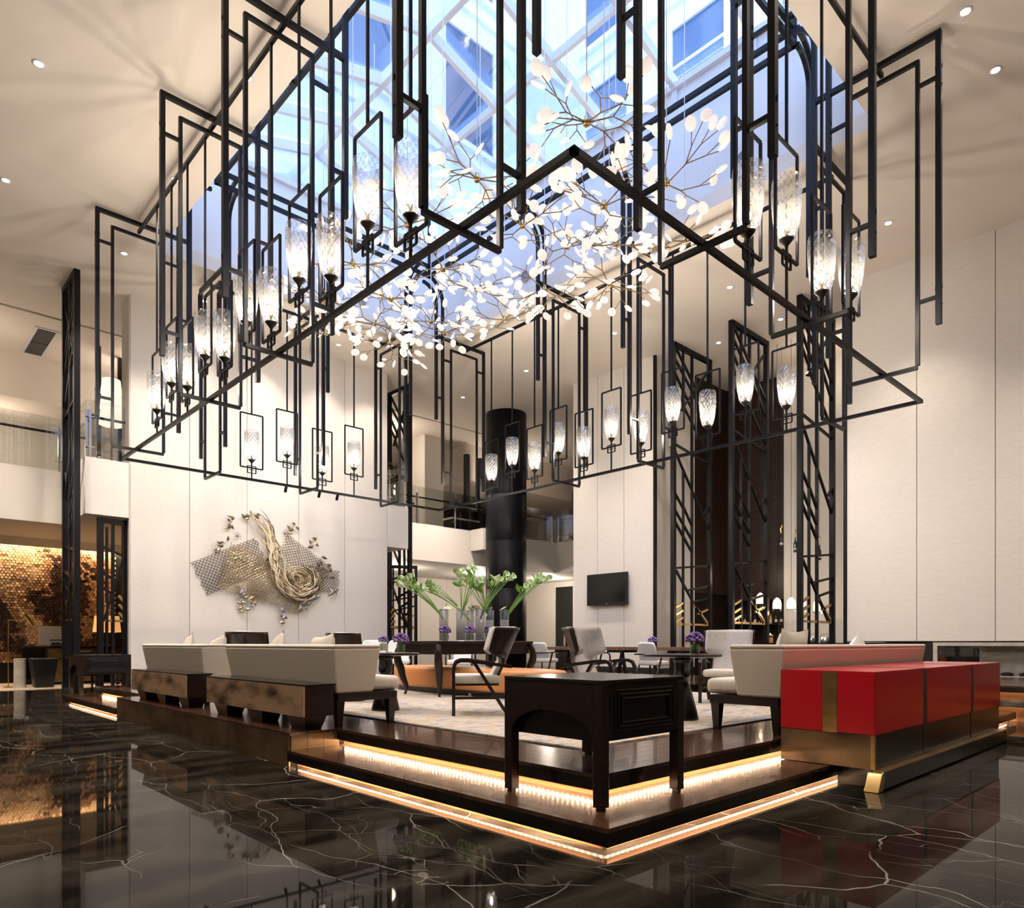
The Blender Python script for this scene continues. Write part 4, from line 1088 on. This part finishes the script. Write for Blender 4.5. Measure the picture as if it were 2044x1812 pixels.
posy('purple posy on the live-edge dining table', 14.1, 10.0, .28 + .76, 'cup', 1.2)

# ---- red lacquer cabinet
rc = thing('red_cabinet', 'long red lacquer cabinet with brass bands on a dark base', 'cabinet', (7.69, 2.37, 0))
X0, X1, Y0, Y1 = 5.76 - 7.69, 9.62 - 7.69, 2.02 - 2.37, 2.77 - 2.37
B(X0 + .004, X1 - .004, Y0 + .004, Y1 - .004, .42, .905).build('carcass', 'black', rc)
B(X0 - .001, X1 + .001, Y0 - .001, Y1 + .001, .905, .915).build('top', 'red_lacquer', rc)
for a, b_ in ((X0, 6.90 - 7.69), (7.00 - 7.69, 8.41 - 7.69), (8.51 - 7.69, X1)): B(a, b_, Y0 - .006, Y0 + .004, .425, .905).build('front_panel', 'red_lacquer', rc)
for a in (6.90 - 7.69, 8.41 - 7.69):
    B(a + .002, a + .098, Y0 - .004, Y0 + .003, .425, .905).build('inlay_band', 'dark_bronze', rc)
    B(a + .002, a + .098, Y0, Y1, .914, .917).build('top_band', 'dark_bronze', rc)
for x in (X0, X1):
    s = -1 if x == X0 else 1
    xa, xb = (x - .006, x + .004) if s < 0 else (x - .004, x + .006)
    for a, b_ in ((Y0, 2.30 - 2.37), (2.42 - 2.37, Y1)): B(xa, xb, a, b_, .425, .905).build('end_panel', 'red_lacquer', rc)
    B(xa - .002 * (s < 0), xb + .002 * (s > 0), 2.302 - 2.37, 2.418 - 2.37, .42, .908).build('brass_band', 'brass_dark', rc)
B(X0 + .006, X1 - .006, Y0 + .006, Y1 - .006, .155, .42).build('base', 'wood_black', rc)
B(X0 - .002, X0 + .006, Y0 + .03, Y1, .155, .42).build('bronze_end', 'bronze_side', rc)
B(X0 - .002, X0 + .03, Y0 - .002, Y0 + .03, .155, .42).build('corner_strip', 'brass_dark', rc)
B(X0 + .1, X1 - .1, Y0 + .03, 2.34 - 2.37, .0, .155).build('plinth', 'wood_black', rc)
for a in (6.90 - 7.69, 8.41 - 7.69): B(a + .04, a + .05, Y0 + .003, Y0 + .007, .155, .42).build('seam', 'black', rc)
# splayed brass foot rail
for x, sg in ((X0, -1), (X1, 1)):
    pts = [(x - sg * .02, .148), (x + sg * .02, .146), (x + sg * .045, .13), (x + sg * .12, 0), (x + sg * .02, 0), (x - sg * .02, .10)]
    MB().prism(pts, 'y', Y0 - .07, Y0 + .04).build('splayed_foot', 'brass', rc, bevel=.008)
B(X0 + .0, X1 - .0, Y0 - .065, Y0 + .03, .015, .142).build('kick_panel', 'wood_black', rc)
B(X0 + .0, X1 - .0, Y0 - .068, Y0 + .01, .142, .152).build('brass_edge', 'brass_dark', rc)

# ================================================================== WALL ART
art = thing('wall_sculpture', 'gilt and bronze wall sculpture of woven lattice, swirling plumes and leaves', 'wall art', (8.35, 18.3, 3.2))
def mesh_patch(cx, cz, L_, W_, ang, dy, m, step=.075, bulge=.10):
    mb = MB(); ca, sa = math.cos(ang), math.sin(ang)
    def P(u, v):
        q = 1 - ((u / L_) ** 2 + (v / W_) ** 2) * .9
        return (cx + u * ca - v * sa, -.03 - dy - bulge * max(0, q), cz + u * sa + v * ca)
    n = int(L_ / step)
    for fam in (1, -1):
        k = -L_ - W_
        while k < L_ + W_:
            # lines u - fam*v = k
            pts = []
            for j in range(13):
                v = -W_ + 2 * W_ * j / 12; u = k + fam * v
                if abs(u) <= L_: pts.append(P(u, v))
            if len(pts) > 1: mb.tube(pts, .0075, 4)
            k += step * 1.35
    return mb.build('woven_mesh', m, art)
mesh_patch(-1.15, -.05, .95, .45, .45, .0, 'bronze_art')
mesh_patch(-.75, -.25, .75, .62, -.3, .05, 'gold_art', .07)
mesh_patch(.75, .05, .80, .55, -.55, .03, 'bronze_art')
mesh_patch(.05, -.65, .80, .40, -.35, .04, 'gold_art', .065)
mesh_patch(1.35, -.25, .62, .34, -.1, .0, 'bronze_art')
mesh_patch(.85, -.45, .55, .40, .5, .06, 'gold_art', .06)
R = random.Random(21)
CP = [(-.75, 1.42), (-.35, 1.0), (-.12, .55), (-.02, .1), (.18, -.38), (.62, -.70), (1.08, -.48), (1.08, -.08), (.72, .02), (.55, -.22)]
def cr(i, t):
    p = [Vector(CP[max(0, min(len(CP) - 1, i + q))]) for q in (-1, 0, 1, 2)]
    return .5 * (2 * p[1] + (p[2] - p[0]) * t + (2 * p[0] - 5 * p[1] + 4 * p[2] - p[3]) * t * t + (3 * p[1] - p[0] - 3 * p[2] + p[3]) * t ** 3)
for k in range(54):
    s0 = R.uniform(0, 4.5); s1 = s0 + R.uniform(2.0, 4.4); o0 = R.gauss(0, .17); o1 = R.gauss(0, .13); pts = []; nn = 14
    for j in range(nn):
        s_ = min(8.98, s0 + (s1 - s0) * j / (nn - 1)); q = cr(int(s_), s_ - int(s_)); q2 = cr(int(s_), min(1, s_ - int(s_) + .05)) - q
        nv = Vector((-q2.y, q2.x)).normalized(); of = o0 + (o1 - o0) * j / (nn - 1) + .05 * math.sin(j * .9 + k)
        env = .35 + .65 * math.sin(PI * min(1, .12 + s_ / 8.5))
        q = q + nv * of * env
        pts.append((q.x, -.10 - .10 * env - R.uniform(0, .03), q.y))
    MB().tube(pts, [.004 + .016 * math.sin(PI * (j + .5) / nn) for j in range(nn)], 5).build('plume', ('gold_light', 'gold_light', 'gold_art', 'bronze_art')[k % 4], art, smooth=True)
for k in range(26):
    a0 = R.uniform(0, 6.28); r0 = R.uniform(.15, .55); pts = []
    for j in range(10):
        a = a0 + j * .28; r = r0 * (1 - .04 * j)
        pts.append((.55 + r * math.cos(a), -.14 - R.uniform(0, .03), -.28 + r * .75 * math.sin(a)))
    MB().tube(pts, .013, 4).build('swirl', 'gold_light' if k % 2 else 'gold_art', art, smooth=True)
LF = MB().add([(0, 0, 0), (.04, -.02, .05), (0, -.035, .06), (-.04, -.02, .05), (.035, -.015, .10), (0, -.03, .11), (-.035, -.015, .10), (0, 0, .17)], [(0, 1, 2), (0, 2, 3), (1, 4, 5, 2), (2, 5, 6, 3), (4, 7, 5), (5, 7, 6)])
LFM = {m: MB().add(LF.v, LF.f).mesh('leaf_' + m, m) for m in ('bronze_art', 'pewter', 'gold_art')}
spr = [(-1.15, 1.05, .5), (-.65, 1.3, 1), (.45, 1.1, .8), (1.0, .75, .7), (1.25, .25, .5), (1.55, .0, .4), (1.65, -.65, -2), (1.0, -.85, -2), (.75, -1.1, -2.4), (.2, -1.35, 3), (-.95, -.75, 2.6), (-.85, -1.1, 2.8), (-.6, -.95, -2.8), (-1.35, .45, .8), (-.1, .35, .5), (-.9, .1, 2)]
for (sx, sz, an) in spr:
    sx *= 1.05; MB().tube([(sx - .2 * math.sin(an), -.07, sz - .25 * math.cos(an)), (sx, -.08, sz), (sx + .16 * math.sin(an), -.09, sz + .18 * math.cos(an))], .006, 4).build('vine', 'bronze_art', art)
    for k in range(6):
        l = bpy.data.objects.new('leaf', LFM[R.choice(('bronze_art', 'bronze_art', 'gold_art') if sz > -.5 else ('pewter', 'pewter', 'gold_art'))]); COL.objects.link(l); l.parent = art
        f_ = k / 5; l.location = (sx + (.3 * f_ - .16) * math.sin(an) + R.uniform(-.05, .05), -.08 - R.uniform(0, .06), sz + (.36 * f_ - .2) * math.cos(an))
        l.rotation_euler = (R.uniform(-.3, .3), R.uniform(-2.5, 2.5), 0); s_ = R.uniform(.7, 1.2); l.scale = (s_, s_, s_)
for (x, z) in ((-1.6, .25), (-1.05, .72), (.25, .92), (1.4, .05), (-.55, -.35), (-.35, -.6), (.95, -.35), (.35, -1.0), (.85, -1.05)):
    b_ = MB()
    for k in range(9):
        a = 2 * PI * k / 9; b_.add([(0, 0, 0), (.03 * math.cos(a - .25) + .05 * math.cos(a), -.03, .03 * math.sin(a - .25) + .05 * math.sin(a)), (.11 * math.cos(a), -.05, .11 * math.sin(a)), (.03 * math.cos(a + .25) + .05 * math.cos(a), -.03, .03 * math.sin(a + .25) + .05 * math.sin(a))], [(0, 1, 2, 3)])
    b_.ell((0, -.02, 0), (.03, .02, .03), 8, 5)
    o = b_.build('blossom', 'bronze_art' if z > -.3 else 'pewter', art); o.location = (x, -.12, z)

# ================================================================== RECEPTION
rd = thing('reception_desk', 'reception desk with gold front panels and dark top', 'desk', (4.8, 22.7, 0.012))
B(-1.5, 1.6, -.4, .4, .98, 1.04).build('top', 'wood_black', rd)
B(-.95, .35, -.3, .3, .06, .98).build('gold_body', 'brass_dark', rd)
B(.65, 1.5, -.3, .3, .06, .98).build('gold_body', 'brass_dark', rd)
B(-1.45, 1.5, .1, .3, .0, .98).build('back_panel', 'wood_black', rd)
dz = 1.052
t = thing('table_lamp', 'table lamp with glowing amber drum shade on the reception desk', 'lamp', (5.35, 22.7, dz))
MB().lathe([(.12, 0), (.12, .02), (.025, .03), (.025, .45)], 16).build('base', 'black', t)
MB().lathe([(.36, .40), (.31, .86)], 28, cap=False).build('lamp_shade', 'shade_glow', t, smooth=True)
lamp('POINT', 'lamp_glow', (5.35, 22.7, dz + .62), 25, (1, .6, .28), .08)
t = thing('computer_screen', 'pale computer screen standing on the reception desk', 'monitor', (4.1, 22.85, dz))
B(-.1, .1, -.08, .08, 0, .02).build('stand', 'chrome', t); B(-.38, .38, -.02, .02, .05, .55).build('panel', 'plaster', t)
t = thing('telephone', 'black desk telephone on the reception desk', 'telephone', (4.05, 22.45, dz))
MB().hexa([(-.14, -.1, 0), (.14, -.1, 0), (.14, .1, 0), (-.14, .1, 0)], [(-.09, -.06, .1), (.09, -.06, .1), (.09, .07, .12), (-.09, .07, .12)]).build('body', 'black', t)
MB().tube([(-.15, 0, .15), (-.1, 0, .17), (.1, 0, .17), (.15, 0, .15)], .022, 8).build('handset', 'black', t); MB().lathe([(.06, 0), (.06, .01)], 16).build('dial', 'chrome', t).location = (0, -.02, .105)
t = thing('reading_lamp', 'slim brass floor lamp with angled cylinder head at far left', 'lamp', (2.86, 21.5, .012))
MB().lathe([(.10, 0), (.10, .02), (.014, .03), (.014, 1.72)], 16).build('pole', 'brass', t)
MB().tube([(0, 0, 1.70), (.38, 0, 1.70)], .01, 6).build('arm', 'brass', t); MB().tube([(.34, 0, 1.86), (.52, 0, 1.58)], .055, 14).build('lamp_head', 'brass', t)
t = thing('stone_plinth', 'pale round stone plinth beside the brass floor lamp', 'plinth', (3.06, 21.23, .012))
MB().lathe([(.14, 0), (.14, .03), (.13, .035), (.13, .70), (.14, .71), (.14, .74)], 24).build('shaft', 'stone_grey', t)
t = thing('tapered_stool', 'black tapered tub stool in front of the reception desk', 'stool', (3.55, 21.2, .012))
MB().loft([(-.2, -.2, 0), (.2, -.2, 0), (.2, .2, 0), (-.2, .2, 0)], [(-.29, -.27, .74), (.29, -.27, .74), (.29, .27, .74), (-.29, .27, .74)]).build('tub', 'black', t, bevel=.03)
B(-.24, .24, -.22, .22, .735, .75).build('seat_pad', 'wood_black', t)
t = thing('lobby_chair', 'black chair between lattice screen and far left console table', 'chair', (4.05, 19.2, 0))
B(-.25, .25, -.25, .25, .36, .46).build('seat', 'black', t, bevel=.03); B(-.25, .25, .2, .28, .46, .95).build('backrest', 'black', t, bevel=.03)
for x in (-.2, .2):
    for y in (-.2, .2): B(x - .02, x + .02, y - .02, y + .02, 0, .36).build('leg', 'black', t)

# ================================================================== BAR
bb = thing('back_bar', 'dark back bar shelf behind the lattice screens', 'shelf', (21.2, 10.8, 0))
B(-.3, .35, -.95, 1.0, 0, 1.0).build('cupboard', 'wood_bar', bb); B(-.32, .35, -.97, 1.02, 1.70, 1.74).build('shelf', 'wood_black', bb); B(-.32, .35, -.97, 1.02, 1.0, 1.05).build('counter', 'wood_black', bb)
for y in (-.95, .98): B(-.3, .3, y - .02, y + .02, 1.0, 2.4).build('upright', 'wood_black', bb)
BOT = MB().lathe([(.04, 0), (.042, .01), (.042, .17), (.03, .21), (.014, .25), (.014, .31), (.017, .315)], 14)
bm = {m: MB().add(BOT.v, BOT.f).mesh('bottle_' + m, m) for m in ('bottle_dark', 'juice', 'brass', 'chrome')}
LB = MB().lathe([(.0435, .05), (.0435, .14)], 14, cap=False).mesh('bottle_label', 'paper')
cl = ['dark', 'amber', 'dark', 'brass-coloured', 'dark', 'steel', 'dark', 'amber', 'dark', 'dark']
for k in range(10):
    mm = {'dark': 'bottle_dark', 'amber': 'juice', 'brass-coloured': 'brass', 'steel': 'chrome'}[cl[k]]
    t = tag(bpy.data.objects.new('bottle', bm[mm]), '%s bottle on the back bar shelf, %s from the left' % (cl[k], ORD[k]), 'bottle', 'bottles on the back bar'); COL.objects.link(t)
    t.location = (20.98, 11.65 - k * .175, 1.74)
    o = bpy.data.objects.new('label', LB); COL.objects.link(o); o.parent = t
bc = thing('buffet_counter', 'dark buffet counter below the right lattice screen', 'counter', (18.75, 8.0, 0))
B(-.35, .35, -1.7, 1.65, 0, 1.1).build('body', 'wood_bar', bc); B(-.4, .4, -1.75, 1.7, 1.1, 1.14).build('top', 'stone_dark', bc)
B(-.38, -.365, -.9, .9, 1.14, 1.75).build('sneeze_guard', 'glass', bc)
for k, (y, m, txt) in enumerate(((9.31, 'juice', 'orange juice, left'), (8.88, 'juice', 'orange juice, middle'), (8.65, 'juice_green', 'green juice, right'))):
    t = thing('juice_jar', 'glass dispenser jar of ' + txt + ' one on the buffet', 'jar', (18.7, y, 1.14))
    MB().lathe([(.08, 0), (.08, .2), (.05, .22)], 18, cap=False).build('glass', 'glass_vase', t, smooth=True); MB().lathe([(.073, .005), (.073, .15)], 16).build('juice', m, t); MB().lathe([(.082, .2), (.082, .225), (.02, .24), (.025, .27), (0, .275)], 16).build('lid', 'chrome', t, smooth=True)
for y, txt in ((8.14, 'left'), (7.75, 'right')):
    t = thing('chafing_dish', 'round steel warming dish on the buffet, %s one' % txt, 'dish', (18.7, y, 1.14))
    MB().lathe([(.15, 0), (.16, .02), (.16, .16)], 20).build('pan', 'chrome', t, smooth=True); MB().lathe([(.165, .16), (.15, .22), (.08, .25), (0, .26)], 20).build('lid', 'glass_vase', t, smooth=True)
for k, (y, z) in enumerate(((9.55, 2.38), (9.06, 2.22), (8.66, 2.21), (8.37, 2.19), (7.94, 2.12))):
    t = thing('bar_pendant', 'small glowing glass bell pendant above the bar, %s from the left' % ORD[k], 'pendant light', (18.6, y, z), 0, 'bell pendants above the bar')
    MB().tube([(0, 0, .17), (0, 0, ZC - z)], .006, 6).build('cord', 'black', t)
    MB().lathe([(.115, -.13), (.115, .0), (.10, .08), (.06, .14), (.02, .17)], 20, cap=False).build('shade', 'pend_glow', t, smooth=True); MB().lathe([(.12, -.20), (.117, -.13)], 20, cap=False).build('rim', 'glass', t)
    lamp('POINT', 'pendant_glow', (18.6, y, z - .25), 5, WARM2, .05)
for k, (y, z) in enumerate(((9.44, 3.85), (9.03, 3.8), (8.64, 3.62), (7.98, 3.35))):
    t = thing('hanging_bottle', 'tiny dark bottle hanging on a cord in the bar, %s from the left' % ORD[k], 'ornament', (18.8, y, z), 0, 'bottles hanging in the bar')
    MB().lathe([(.045, 0), (.045, .25), (.018, .32), (.018, .4)], 12).build('bottle', 'bottle_dark', t); MB().lathe([(.047, .06), (.047, .12)], 12, cap=False).build('label', 'paper', t)
    MB().tube([(0, 0, .4), (0, .02, .5), (0, -.02, .58), (0, 0, .62)], .022, 6).build('hook', 'brass', t); MB().tube([(0, 0, .6), (0, 0, ZC - z)], .004, 5).build('cord', 'black', t)
# smoke detectors in the skylight shaft
for k, (x, y, z, rz) in enumerate(((SX1 - .03, 6.4, 10.0, 0), (SX1 - .03, 9.3, 10.0, 0), (SX1 - .03, 12.1, 10.0, 0), (9.6, SY1 - .03, 10.0, PI / 2))):
    t = thing('wall_speaker', 'small round grey speaker on the skylight shaft wall, ' + ('right side, nearest', 'right side, middle', 'right side, farthest', 'far side')[k], 'speaker', (x, y, z), rz)
    m = MB().lathe([(.13, 0), (.12, .04), (.09, .06), (.085, .03), (.05, .03), (.03, .05), (0, .05)], 20, cap=False).build('horn', 'pewter', t, smooth=True); m.rotation_euler = (0, -PI / 2, 0)
